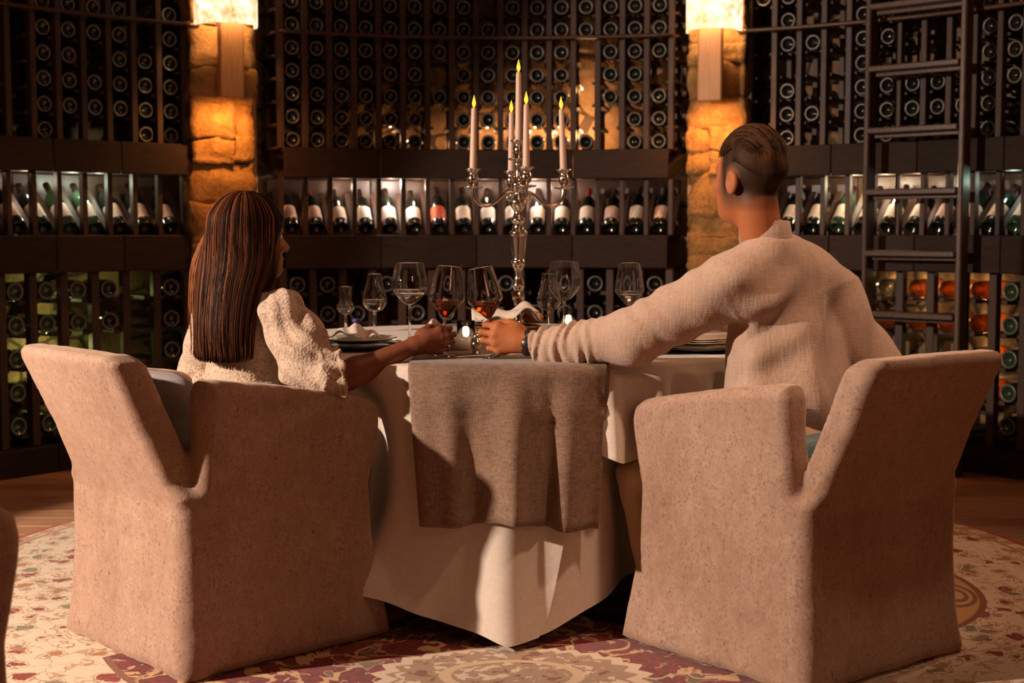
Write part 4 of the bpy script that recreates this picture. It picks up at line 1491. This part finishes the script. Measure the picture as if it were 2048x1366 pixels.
def grip_hand(P, W, D, U, N, s=1.0):
    """a hand closed round an upright stem: wrist W, D to the knuckles, U thumb side, N palm side"""
    D, U, N = D.normalized(), U.normalized(), N.normalized()
    offs = (.031, .0105, -.0105, -.030)
    kn = [W + (D * l + U * o + N * n) * s for l, o, n in zip((.090, .094, .090, .080), offs, (.004, 0, .002, .006))]
    d = cone(P, W, W + D * .03 * s, .025 * s, .026 * s)
    for k_, r in zip(kn, (.0155, .0155, .015, .0135)):
        d = smin(d, cone(P, W + D * .012 * s, k_, .022 * s, r * s), .014 * s)
    d = smin(d, ell(P, W + (D * .045 + U * .020 + N * .016) * s, (.030 * s,) * 3), .012 * s)
    F = []
    for i, (k_, sc) in enumerate(zip(kn, (1.0, 1.06, .98, .80))):
        a0 = (24, 18, 20, 26)[i]
        F.append(finger(P, k_, D, N, [.040 * sc * s, .026 * sc * s, .021 * sc * s], (a0, a0 + 92, a0 + 172), .0098 * s * (1 if i < 3 else .87)))
        F.append(ell(P, k_ + N * -.003 * s, (.0125 * s, .0125 * s, .0120 * s)))
    f = np.minimum.reduce(F)
    d = smin(d, f, .006 * s)
    t0 = W + (D * .030 + U * .028 + N * .016) * s
    t1 = W + (D * .062 + U * .043 + N * .030) * s
    t2 = W + (D * .088 + U * .040 + N * .034) * s
    t3 = W + (D * .108 + U * .036 + N * .028) * s
    th = smooth_all([cone(P, t0, t1, .0165 * s, .0125 * s), cone(P, t1, t2, .0122 * s, .0105 * s), cone(P, t2, t3, .0105 * s, .0085 * s)], .004)
    return smin(d, th, .006 * s)

def merge(pieces):
    """several iso-surfaces (each buried in the next at the joint) as one mesh"""
    Vs, Fs, o = [], [], 0
    for V, F in pieces:
        Vs.append(V); Fs.append(F + o); o += len(V)
    return np.concatenate(Vs), np.concatenate(Fs)

def bbox(pts, m):
    A = np.array([tuple(p) for p in pts])
    return A.min(0) - m, A.max(0) + m

def set_attr(me, name, vals):
    a = me.attributes.new(name, 'FLOAT', 'POINT')
    a.data.foreach_set('value', np.asarray(vals, dtype=np.float32))

def strands(name, paths, radius, seg=3, tints=None):
    V, F, T = [], [], []
    for k, pts in enumerate(paths):
        n = len(pts)
        v, f = tube_np(pts, [radius * (1 - .55 * (i / (n - 1))) for i in range(n)], seg)
        o = len(V); V += v; F += [tuple(i + o for i in q) for q in f]
        T += [tints[k]] * len(v)
    me = mesh_np(name, V, F)
    set_attr(me, 'tint', T)
    return me

def crom(pts, n=5):
    out = []
    P = [pts[0]] + list(pts) + [pts[-1]]
    for i in range(1, len(P) - 2):
        for k in range(n):
            t = k / n
            out.append(.5 * ((2 * P[i]) + (-P[i - 1] + P[i + 1]) * t + (2 * P[i - 1] - 5 * P[i] + 4 * P[i + 1] - P[i + 2]) * t * t + (-P[i - 1] + 3 * P[i] - 3 * P[i + 1] + P[i + 2]) * t ** 3))
    out.append(pts[-1])
    return out

def eyes(h, parent, col):
    for sx in (-1, 1):
        me = lathe('eye', [(0, -.011), (.0078, -.0078), (.011, 0), (.0078, .0078), (0, .011)], 12)
        o = link('eye', me, parent, M['porcelain'], h.w((sx * .031, .0735, .004)))
        me = lathe('iris', [(0, .0), (.0048, -.0006), (.0048, .0004), (0, .0012)], 12)
        i = link('iris', me, o, col, h.ax[1] * .0108)
        i.rotation_euler = h.ax[1].to_track_quat('Z', 'Y').to_euler()

M['iris'] = Mat('dark_brown_iris').color((.03, .014, .008)).set(rough=.1).m
srng = random.Random(5)

# ---- the man ---------------------------------------------------------------------------------------
def man():
    L, F, U = frame(FR)
    head = Head(at(1499, 357, 3.72), (-.605, .796), R(-2), 1.0)
    C7 = at(1540, 469, 3.715)
    P0 = Vector((.722, -.905, .55))
    SL, SR = at(1462, 572, 3.67), at(1664, 592, 3.84)
    EL, WL = at(1268, 672, 3.72), at(1060, 686, 3.843)
    ER, WR = at(1752, 752, 3.80), at(1640, 815, 3.95)
    HL, HR = P0 + L * .09, P0 - L * .09
    KL, AL = Vector((.343, -.792, .448)), Vector((.405, -.735, .10))
    KR, AR = Vector((.600, -.600, .475)), Vector((.58, -.56, .10))
    chest = at(1562, 570, 3.775); belly = at(1568, 700, 3.765); low = at(1575, 800, 3.74)
    Mt = np.array([L, F, U], dtype=np.float32)

    def f_head(P):
        d = head.skull(P)
        n1 = head.w((0, -.030, -.060)); 
        d = smin(d, cone(P, C7 - U * .06 + F * .022, n1, .056, .053), .018)
        d = smin(d, cone(P, C7 - U * .05 + F * .01, SL * .5 + C7 * .5 - U * .05, .035, .03), .03)
        return d
    def f_core(P):
        d = ell(P, chest, (.150, .088, .12), Mt)
        d = smin(d, ell(P, belly, (.125, .090, .15), Mt), .05)
        d = smin(d, ell(P, P0, (.15, .11, .09), Mt), .05)
        for a, b, c, h in ((SL, EL, None, 0), (SR, ER, WR, 0)):
            d = smin(d, cone(P, a, b, .046, .040), .03)
            if c is not None: d = smin(d, cone(P, b, c, .038, .028), .015)
        d = smin(d, cone(P, chest, C7, .09, .05), .03)
        for h_, k_, a_ in ((HL, KL, AL), (HR, KR, AR)):
            d = smin(d, cone(P, h_, k_, .072, .050), .02)
            d = smin(d, cone(P, k_, a_, .048, .034), .015)
        hr = smin(ell(P, WR + F * .05, (.04, .045, .02), Mt), cone(P, WR, WR + F * .05, .024, .026), .02)
        return smin(d, hr, .01)
    Dh = (at(985, 676, 3.853) - WL)
    Uh = UPV - Dh.normalized() * UPV.dot(Dh.normalized())
    Nh = Dh.normalized().cross(Uh.normalized())
    if Nh.y < 0: Nh = -Nh
    def f_arm(P):
        d = cone(P, EL, WL, .040, .0265)
        return smin(d, grip_hand(P, WL, Dh, Uh, Nh, 1.02), .012)
    lo, hi = bbox([head.c, C7, SL * .5 + C7 * .5], .16)
    p1 = sdf_np(f_head, lo, hi, .0042)
    lo, hi = bbox([chest, P0, SL, SR, EL, ER, WR, KL, AL, KR, AR], .17)
    p2 = sdf_np(f_core, lo, hi, .012)
    lo, hi = bbox([EL, WL, WL + Dh.normalized() * .12], .075)
    p3 = sdf_np(f_arm, lo, hi, .0030)
    V, Fq = merge([p1, p2, p3])
    body = link('person', mesh_np('person', V, Fq), None, None)
    tag(body, 'person with short brown hair in a cream shirt, arm stretched out to clink a glass', 'person')
    # close-cropped sides: stubble fades into the skin
    Q = head.loc(V.astype(np.float32))
    Qz = Q[:, 2] + .0
    back = np.clip((.055 - Q[:, 1]) / .03, 0, 1)
    fade = np.clip((Qz + .088) / .066, 0, 1) ** .8 * back
    ear = np.exp(-(((np.abs(Q[:, 0]) - .080) / .014) ** 2 + ((Q[:, 1] + .005) / .026) ** 2 + ((Qz + .012) / .036) ** 2))
    fade = fade * (1 - np.clip(ear * 1.6, 0, 1)) * (np.abs(Q).max(1) < .16)
    set_attr(body.data, 'tint', fade)
    m = Mat('skin_with_stubble'); v = m.coord('Object'); n = m.noise(v, 18, 5, .6); n2 = m.noise(v, 260, 3); n3 = m.noise(v, 420, 2, .7)
    an = m.nt.nodes.new('ShaderNodeAttribute'); an.attribute_name = 'tint'
    tt = X(m.nt, an.outputs['Fac'])
    sk = m.mix(n, (.36, .110, .040), (.43, .150, .058))
    m.color(m.mix((tt * 1.15 + (n3 - .5) * .35 * tt.min(.5)).ramp(.02, .95), sk, (.034, .014, .007))).set(rough=.55, spec=.18, sss=.04, sss_s=.006)
    m.b.inputs['Subsurface Radius'].default_value = (1, .35, .2)
    m.bump(n2, .12, .002)
    body.data.materials.append(m.m)
    eyes(head, body, M['iris'])

    # hair on top: a thick cap and combed strands
    def f_hair(P):
        Q = head.loc(P)
        d = ell(Q, (0, -.012, .036), (.0800, .1005, .0935))
        d = d - .006 * np.clip((Q[:, 2] - .05) / .05, 0, 1)
        cut = -(Q[:, 2] - (.034 + .30 * np.clip(Q[:, 1] + .01, -.2, .08) * (Q[:, 1] > -.01) - .045 * np.clip((-.02 - Q[:, 1]) / .07, 0, 1)))
        d = smax(d, cut, .026)
        d = smax(d, Q[:, 1] - (.078 + .25 * (Q[:, 2] - .08)), .02)
        return d + .0022 * np.sin(Q[:, 0] * 260 + 3 * np.sin(Q[:, 1] * 40)) * np.clip((Q[:, 2] - .03) / .04, 0, 1)
    lo, hi = bbox([head.c], .15)
    Vh, Fh = sdf_np(f_hair, lo, hi, .0042)
    me = mesh_np('hair', Vh, Fh)
    set_attr(me, 'tint', .35 + .25 * noise3(Vh, 60, 2))
    hair_o = link('hair', me, body, M['hair_man'])
    paths, tints = [], []
    for k in range(420):
        s = srng.uniform(-1, 1); y0 = srng.uniform(-.02, .075)
        pts = []
        n = 7
        z0 = srng.uniform(.0, 1)
        for i in range(n):
            t = i / (n - 1)
            yy = y0 - t * srng.uniform(.085, .10) - .015 * t
            xx = (s * .070 + .016 * math.sin(t * 2 + s) - .012 * t)
            r2 = 1 - (xx / .081) ** 2 - ((yy + .012) / .1025) ** 2
            if r2 <= .02: break
            zz = .036 + .101 * math.sqrt(r2)
            if zz < .045: break
            pts.append(head.w((xx, yy, zz + .001 + .004 * math.sin(math.pi * t))))
        if len(pts) > 3:
            paths.append(pts); tints.append(srng.random())
    link('hair_strands', strands('hair_strands', paths, .0013, 3, tints), hair_o, M['hair_man'])

    # shirt
    axL = (WL - EL).normalized(); sleeve_end = WL - axL * .012
    axU = (EL - SL).normalized()
    def f_shirt(P):
        q = (P - V3(chest)) @ Mt.T
        d = ell(P, chest, (.192, .118, .128), Mt)
        d = smin(d, ell(P, belly, (.178, .128, .17), Mt), .06)
        d = smin(d, ell(P, low, (.188, .145, .15), Mt), .05)
        d = smin(d, cone(P, C7 - U * .042, SL + U * .004, .058, .078), .035)
        d = smin(d, cone(P, C7 - U * .042, SR + U * .004, .058, .078), .035)
        a = cone(P, SL, EL, .086, .074)
        sR = cone(P, SR, ER, .084, .070)
        sR = smin(sR, cone(P, ER, WR, .068, .050), .02)
        # forearm sleeve: baggy, ringed with wrinkles towards the cuff
        dd = WL - EL; LL = dd.length
        t = np.clip((P - V3(EL)) @ V3(dd) / LL ** 2, -.2, 1.05)
        b = cone(P, EL - U * .004, sleeve_end - U * .004, .069, .038)
        sag = cone(P, EL + dd * .50 - U * .034, EL + dd * .84 - U * .050, .042, .032)
        b = smin(b, sag, .035)
        ringm = np.clip((t - .25) / .2, 0, 1) * np.clip((1.02 - t) / .1, 0, 1)
        rel = (P - V3(EL)) @ V3(U)
        b = b + ringm * .0085 * np.sin(t * 62 + 20 * rel + 1.5 * np.sin(rel * 45 + t * 9)) * (.6 + .4 * np.sin(t * 23 + rel * 30))
        tu = np.clip((P - V3(SL)) @ V3(EL - SL) / (EL - SL).length_squared, 0, 1)
        relu = (P - V3(SL)) @ V3(U)
        a = a + .0035 * np.sin(tu * 20 - relu * 45 + 1.2 * np.sin(tu * 7)) * np.clip(tu * 3, 0, 1)
        a = smin(a, b, .03)
        d = smin(d, a, .022)
        d = smin(d, sR, .012)
        # seams: armholes, centre back pleat
        sp = (P - V3(SL + axU * .012)) @ V3((axU + F * .15).normalized())
        near = np.exp(-((P - V3(SL)) ** 2).sum(1) / .02)
        d = d - .0030 * np.exp(-(sp / .006) ** 2) * near
        spR = (P - V3(SR)) @ V3(((ER - SR).normalized() - F * .2).normalized())
        nearR = np.exp(-((P - V3(SR)) ** 2).sum(1) / .02)
        d = d - .0035 * np.exp(-(spR / .006) ** 2) * nearR
        bk = np.clip(-q[:, 1] / .06, 0, 1)
        d = d - .0045 * np.exp(-((q[:, 0] + .012 - .05 * (q[:, 2] - .1)) / .011) ** 2) * bk * np.clip((q[:, 2] + .32) / .2, 0, 1)
        # folds of the loose back
        u_, v_ = q[:, 0], q[:, 2]
        fold = .0105 * np.sin(u_ * 40 + 9 * v_ + 1.8 * np.sin(v_ * 9)) * np.clip((.05 - v_) / .16, 0, 1)
        fold += .003 * np.sin(u_ * 24 - 14 * v_ + .8) * np.clip((.10 - np.abs(v_ + .02)) / .06, 0, 1)
        fold += .010 * np.sin((u_ * .8 + v_ * 1.0) * 46 + 1.2 * np.sin(u_ * 14)) * np.clip((u_ - .02) / .08, 0, 1) * np.exp(-((v_ + .10) / .10) ** 2)
        d = d + fold * bk
        d = d + .0022 * noise3(P, 20, 3)
        # cut open: hem, neck, cuffs
        z = P[:, 2]
        d = np.maximum(d, (.585 + .018 * np.sin(u_ * 9)) - z)
        d = np.maximum(d, (P - V3(sleeve_end)) @ V3(axL) - .004)
        nk = (P - V3(C7)) @ V3((U * .94 + F * -.28).normalized())
        inside = cone(P, C7 - U * .1 + F * .01, C7 + U * .1 + F * .01, .070, .070)
        d = np.where(inside < 0, np.maximum(d, nk - .004), d)
        return d
    lo, hi = bbox([chest, low, SL, SR, EL, WL, ER, WR, C7], .16)
    Vs, Fs = sdf_np(f_shirt, lo, hi, .0058)
    link('shirt', mesh_np('shirt', Vs, Fs), body, M['muslin'])
    # stand-up collar
    n = 40; Vc = []
    cu = (U * .97 + F * .12).normalized()
    e1 = L; e2 = cu.cross(e1).normalized()
    cen = C7 + F * .017 + U * .004
    for r_, h_ in ((.0635, -.050), (.0665, -.010), (.0645, .022), (.0630, .0245), (.0615, .022), (.0600, -.050)):
        for i in range(n):
            a = 2 * math.pi * i / n
            p = cen + e1 * math.cos(a) * r_ * 1.02 + e2 * math.sin(a) * r_ * 1.05 + cu * h_
            Vc.append(tuple(p))
    link('collar', mesh_np('collar', Vc, grid_faces(n, 6, True)), body, M['muslin'])

    def f_tr(P):
        d = ell(P, P0, (.165, .128, .085), Mt)
        for h_, k_, a_ in ((HL, KL, AL), (HR, KR, AR)):
            d = smin(d, cone(P, h_, k_, .086, .060), .03)
            d = smin(d, cone(P, k_, a_ + U * .02, .060, .050), .016)
        d = d + .003 * noise3(P, 26, 5) + .004 * np.sin((P - V3(KL)) @ V3((.8, .3, 1.4)) * 60) * np.exp(-(((P - V3(KL)) ** 2).sum(1)) / .008)
        return np.maximum(d, .075 - P[:, 2])
    lo, hi = bbox([P0, KL, AL, KR, AR], .17)
    Vs, Fs = sdf_np(f_tr, lo, hi, .008)
    link('trousers', mesh_np('trousers', Vs, Fs), body, M['trouser'])
    for a_, toe in ((AL, Vector((-.90, .44, 0)).normalized()), (AR, Vector((-.5, .85, 0)).normalized())):
        def f_shoe(P):
            g = .0135
            heel = Vector((a_.x, a_.y, 0)) - toe * .045
            d = cone(P, heel + U * (g + .045), heel + toe * .10 + U * (g + .042), .043, .044)
            d = smin(d, cone(P, heel + toe * .12 + U * (g + .036), heel + toe * .215 + U * (g + .034), .043, .035), .03)
            d = smin(d, cone(P, heel + toe * .03 + U * .06, a_ + U * .01, .042, .040), .02)
            d = np.maximum(d, g - P[:, 2])
            return np.maximum(d, P[:, 2] - .135)
        lo, hi = bbox([a_, Vector((a_.x, a_.y, 0)) + toe * .2], .11)
        lo[2] = 0.0
        Vs, Fs = sdf_np(f_shoe, lo, hi, .006)
        link('shoe', mesh_np('shoe', Vs, Fs), body, M['shoe'])
    # wrist watch
    wc = WL + axL * .004; n = 32; e1 = axL.cross(U).normalized(); e2 = axL.cross(e1)
    pts_in = []
    Vw = []
    for r_, o_ in ((.0300, -.011), (.0330, -.011), (.0338, 0), (.0330, .011), (.0300, .011)):
        for i in range(n):
            a = 2 * math.pi * i / n
            Vw.append(tuple(wc + e1 * math.cos(a) * r_ + e2 * math.sin(a) * r_ * 1.08 + axL * o_))
    fw = grid_faces(n, 5, True) + [(4 * n + i, 4 * n + (i + 1) % n, (i + 1) % n, i) for i in range(n)]
    wt = link('wristwatch', mesh_np('wristwatch', Vw, fw), body, M['watch'])
    dial = lathe('dial', [(0, 0), (.017, 0), (.018, .004), (.016, .008), (0, .0085)], 24)
    nrm = (-Nh).normalized()
    link('dial', dial, wt, M['watch'], wc + nrm * .029, nrm.to_track_quat('Z', 'Y').to_euler())
man()

# ---- the woman --------------------------------------------------------------------------------------
def woman():
    L, F, U = frame(FL); Rt = -L
    head = Head(at(501, 479, 3.87), (.80, .60), R(-3), .95)
    C7 = at(487, 590, 3.87)
    P0 = Vector((-.760, -.800, .55))
    SR, SL = at(563, 632, 3.80), at(428, 632, 4.00)
    ER, WR = at(652, 772, 3.745), at(826, 692, 3.838)
    EL, WL = at(398, 775, 4.06), at(470, 800, 4.25)
    HR, HL = P0 + Rt * .08, P0 + L * .08
    KR, AR = Vector((-.430, -.800, .47)), Vector((-.42, -.80, .09))
    KL, AL = Vector((-.60, -.56, .485)), Vector((-.55, -.56, .09))
    chest = at(490, 660, 3.90); waist = at(482, 765, 3.90)
    Mt = np.array([L, F, U], dtype=np.float32)
    def f_head(P):
        d = head.skull(P, False)
        return smin(d, cone(P, C7 - U * .05 + F * .02, head.w((0, -.028, -.06)), .050, .042), .02)
    def f_core(P):
        d = ell(P, chest, (.125, .080, .12), Mt)
        d = smin(d, ell(P, waist, (.105, .075, .12), Mt), .04)
        d = smin(d, ell(P, P0, (.145, .105, .08), Mt), .05)
        d = smin(d, cone(P, chest, C7, .07, .042), .03)
        d = smin(d, cone(P, SL, EL, .038, .032), .02); d = smin(d, cone(P, EL, WL, .031, .022), .012)
        d = smin(d, ell(P, WL + F * .05, (.034, .04, .018), Mt), .015)
        d = smin(d, cone(P, SR, ER, .038, .034), .02)
        for h_, k_, a_ in ((HR, KR, AR), (HL, KL, AL)):
            d = smin(d, cone(P, h_, k_, .075, .050), .02); d = smin(d, cone(P, k_, a_, .047, .030), .015)
            d = smin(d, cone(P, a_ - U * .045, a_ - U * .052 + F * .14, .028, .022), .02)
        return np.maximum(d, .0135 - P[:, 2])
    Dh = (at(884, 681, 3.856) - WR)
    dn = Dh.normalized(); Uh = UPV - dn * UPV.dot(dn)
    Nh = dn.cross(Uh.normalized())
    if Nh.y < 0: Nh = -Nh
    def f_arm(P):
        d = cone(P, ER, ER + (WR - ER) * .35, .040, .0385)
        d = smin(d, cone(P, ER + (WR - ER) * .35, WR, .0385, .0215), .02)
        return smin(d, grip_hand(P, WR, Dh, Uh, Nh, .88), .010)
    lo, hi = bbox([head.c, C7], .15)
    p1 = sdf_np(f_head, lo, hi, .0042)
    lo, hi = bbox([chest, P0, SL, SR, EL, WL, ER, KL, AL, KR, AR], .17); lo[2] = 0
    p2 = sdf_np(f_core, lo, hi, .011)
    lo, hi = bbox([ER, WR, WR + dn * .11], .07)
    p3 = sdf_np(f_arm, lo, hi, .0030)
    V, Fq = merge([p1, p2, p3])
    body = link('person', mesh_np('person', V, Fq), None, M['skin_woman'])
    tag(body, 'person with long brown hair in a cream lace dress, holding up a glass', 'person')
    eyes(head, body, M['iris'])

    # dress
    ax = (ER - SR).normalized(); cuff = at(664, 752, 3.735); cax = ((WR - ER).normalized() * .75 + ax * .25).normalized()
    def f_dress(P):
        q = (P - V3(chest)) @ Mt.T
        d = ell(P, chest, (.148, .100, .125), Mt)
        d = smin(d, ell(P, waist, (.122, .090, .12), Mt), .04)
        d = smin(d, cone(P, C7 - U * .05 + F * .012, SR, .050, .055), .025)
        d = smin(d, cone(P, C7 - U * .05 + F * .012, SL, .050, .055), .025)
        hips = ell(P, P0, (.175, .135, .095), Mt)
        d = smin(d, hips, .05)
        # flared peplum under the waist seam
        wr = P - V3(waist - U * .02)
        pr = np.sqrt(((wr @ V3(L)) / 1.15) ** 2 + (wr @ V3(F)) ** 2)
        an = np.arctan2(wr @ V3(F), wr @ V3(L))
        wz = wr @ V3(U)
        pep = np.maximum(np.abs(pr - (.108 + .55 * np.clip(.03 - wz, 0, .2) + .010 * np.sin(an * 17) * np.clip((.02 - wz) * 20, 0, 1))) - .007, np.maximum(wz - .03, -wz - .055))
        d = smin(d, pep, .012)
        # puffed right sleeve, gathered into a ruffled cuff
        tt = np.clip((P - V3(SR)) @ V3(ER - SR) / (ER - SR).length_squared, -.3, 1.2)
        s = cone(P, SR + U * .005, SR + (ER - SR) * .62, .066, .080)
        s = smin(s, cone(P, SR + (ER - SR) * .62, cuff - cax * .012, .078, .066), .03)
        rr = P - V3(SR)
        e1 = ax.cross(UPV).normalized(); e2 = ax.cross(e1)
        aa = np.arctan2(rr @ V3(e1), rr @ V3(e2))
        s = s + .0045 * np.sin(aa * 9 + 3 * np.sin(tt * 5)) * np.clip(1.1 - np.abs(tt - .5), 0, 1) + .005 * np.sin(tt * 13 + 2.2 * np.sin(aa * 2.2))
        cz = (P - V3(cuff)) @ V3(cax)
        s = np.maximum(s, cz - .004)
        g1 = cax.cross(UPV).normalized(); g2 = cax.cross(g1)
        cc = P - V3(cuff)
        cr = np.sqrt((cc @ V3(g1)) ** 2 + (cc @ V3(g2)) ** 2); ca = np.arctan2(cc @ V3(g1), cc @ V3(g2))
        ruf = np.maximum(np.abs(cr - (.056 + .34 * np.abs(cz + .006) + .0065 * np.sin(ca * 10))) - .007, np.abs(cz + .002) - .030 - .003 * np.sin(ca * 7))
        s = smin(s, ruf, .008)
        arm_hole = cone(P, cuff - cax * .02, cuff + cax * .1, .046, .050)
        s = smax(s, -arm_hole, .006)
        d = smin(d, s, .022)
        sl = cone(P, SL, EL, .062, .070)
        sl = sl + .005 * np.sin(noise3(P, 24, 4) * 4)
        d = smin(d, sl, .02)
        rf = np.maximum(np.abs(np.sqrt((((P - V3(EL)) @ V3(L)) ** 2 + ((P - V3(EL)) @ V3(F)) ** 2)) - .072 - .006 * noise3(P, 70, 2)) - .008, np.abs((P - V3(EL)) @ V3(U)) - .028)
        d = smin(d, rf, .01)
        # skirt over the thighs
        for h_, k_ in ((HR, KR), (HL, KL)):
            d = smin(d, cone(P, h_, k_ - (k_ - h_) * .12, .098, .070), .04)
        d = d + .0018 * noise3(P, 45, 6)
        nk = (P - V3(C7)) @ V3((U * .95 - F * .3).normalized())
        inside = cone(P, C7 - U * .1, C7 + U * .1, .060, .060)
        d = np.where(inside < 0, np.maximum(d, nk - .002), d)
        return d
    lo, hi = bbox([chest, P0, SL, SR, EL, ER, KL, KR, cuff], .15)
    Vs, Fs = sdf_np(f_dress, lo, hi, .0056)
    link('dress', mesh_np('dress', Vs, Fs), body, M['lace'])

    # hair: cap, curtain down the back, and single strands over both
    cen = [head.w((0, -.035, .03)), at(472, 520, 3.84), at(456, 590, 3.815), at(449, 660, 3.795), at(447, 712, 3.79)]
    wid = [.084, .108, .094, .084, .079]
    thk = [.085, .058, .044, .038, .026]
    wx = (Rt * .92 + F * .39).normalized(); wy = UPV.cross(wx)
    wy = -wy if wy.dot(F) > 0 else wy             # outwards, towards the viewer
    Mh = np.array([wx, wy, U], dtype=np.float32)
    def f_hair(P):
        Q = head.loc(P)
        d = ell(Q, (0, -.014, .036), (.0825, .1025, .094))
        side = ell(Q, (-.046, .012, -.040), (.036, .066, .11))
        d = smin(d, side, .03)
        face = Q[:, 1] - (.070 + .16 * np.clip(Q[:, 2] - .02, -.2, .1) + .0 * Q[:, 0])
        d = smax(d, face, .018)
        d = d * head.k
        # curtain: flattened tapering tube
        for i in range(4):
            a, b = V3(cen[i]), V3(cen[i + 1])
            ab = b - a
            t = np.clip((P - a) @ ab / (ab @ ab), 0, 1)
            q = (P - a - t[:, None] * ab) @ Mh.T
            w_ = wid[i] + (wid[i + 1] - wid[i]) * t; h_ = thk[i] + (thk[i + 1] - thk[i]) * t
            k = np.sqrt((q[:, 0] / w_) ** 2 + (q[:, 1] / h_) ** 2 + (q[:, 2] / h_) ** 2)
            c_ = (k - 1) * np.minimum(w_, h_) * .9
            c_ = c_ + .005
            d = smin(d, c_, .02)
        return d
    lo, hi = bbox(cen + [head.c], .14)
    Vh, Fh = sdf_np(f_hair, lo, hi, .0048)
    me = mesh_np('hair', Vh, Fh)
    set_attr(me, 'tint', .25 + .25 * noise3(Vh * np.array([1, 1, .15]), 70, 2))
    hair_o = link('hair', me, body, M['hair_woman'])
    paths, tints = [], []
    for k in range(1500):
        fa = R(srng.uniform(-38, 188))
        s, ph = math.cos(fa), math.sin(fa)
        pc = max(ph, -.25)
        jit = srng.uniform(.985, 1.055)
        pts = []
        # from the parting over the head
        x0 = -s * .0
        for f_ in (.12, .42, .72, .95):
            a = f_ * math.pi / 2
            ox, oy, oz = s * math.sin(a), ph * math.sin(a), math.cos(a)
            # directions in the curtain frame
            dl = Vector(wx) * ox + Vector(wy) * oy + U * oz
            pl = Vector((dl.dot(head.ax[0]), dl.dot(head.ax[1]), dl.dot(head.ax[2])))
            kk = 1 / math.sqrt((pl.x / .0875) ** 2 + (pl.y / .1075) ** 2 + (pl.z / .0985) ** 2)
            pts.append(head.w((pl.x * kk * jit, pl.y * kk * jit - .014, pl.z * kk * jit + .036)))
        wob = srng.uniform(-.006, .006)
        end = srng.uniform(.78, 1.10)
        for i in range(1, 5):
            c = Vector(cen[i])
            if i == 4: c = Vector(cen[3]) + (Vector(cen[4]) - Vector(cen[3])) * end
            pts.append(c + Vector(wx) * (s * wid[i] * (.99 + .02 * jit) + wob * i * .6) + Vector(wy) * (pc * thk[i] * 1.03 * jit + .0015) - U * (.0 if i < 4 else .012 * pc))
        paths.append(crom(pts, 3)); tints.append(min(1, srng.random() ** 3.0 * 1.2))
    for k in range(26):                           # loose hairs at the outer edge, tinted lighter to paint in rim light
        s = -1.0 - srng.random() * .22
        pts = [Vector(cen[0]) + Vector(wx) * s * .075 + U * .02]
        for i in range(1, 5): pts.append(Vector(cen[i]) + Vector(wx) * s * wid[i] * srng.uniform(.95, 1.08) + Vector(wy) * .01)
        paths.append(crom(pts[:srng.choice((3, 4, 5))], 3)); tints.append(.8)
    link('hair_strands', strands('hair_strands', paths, .0017, 3, tints), hair_o, M['hair_woman'])
woman()
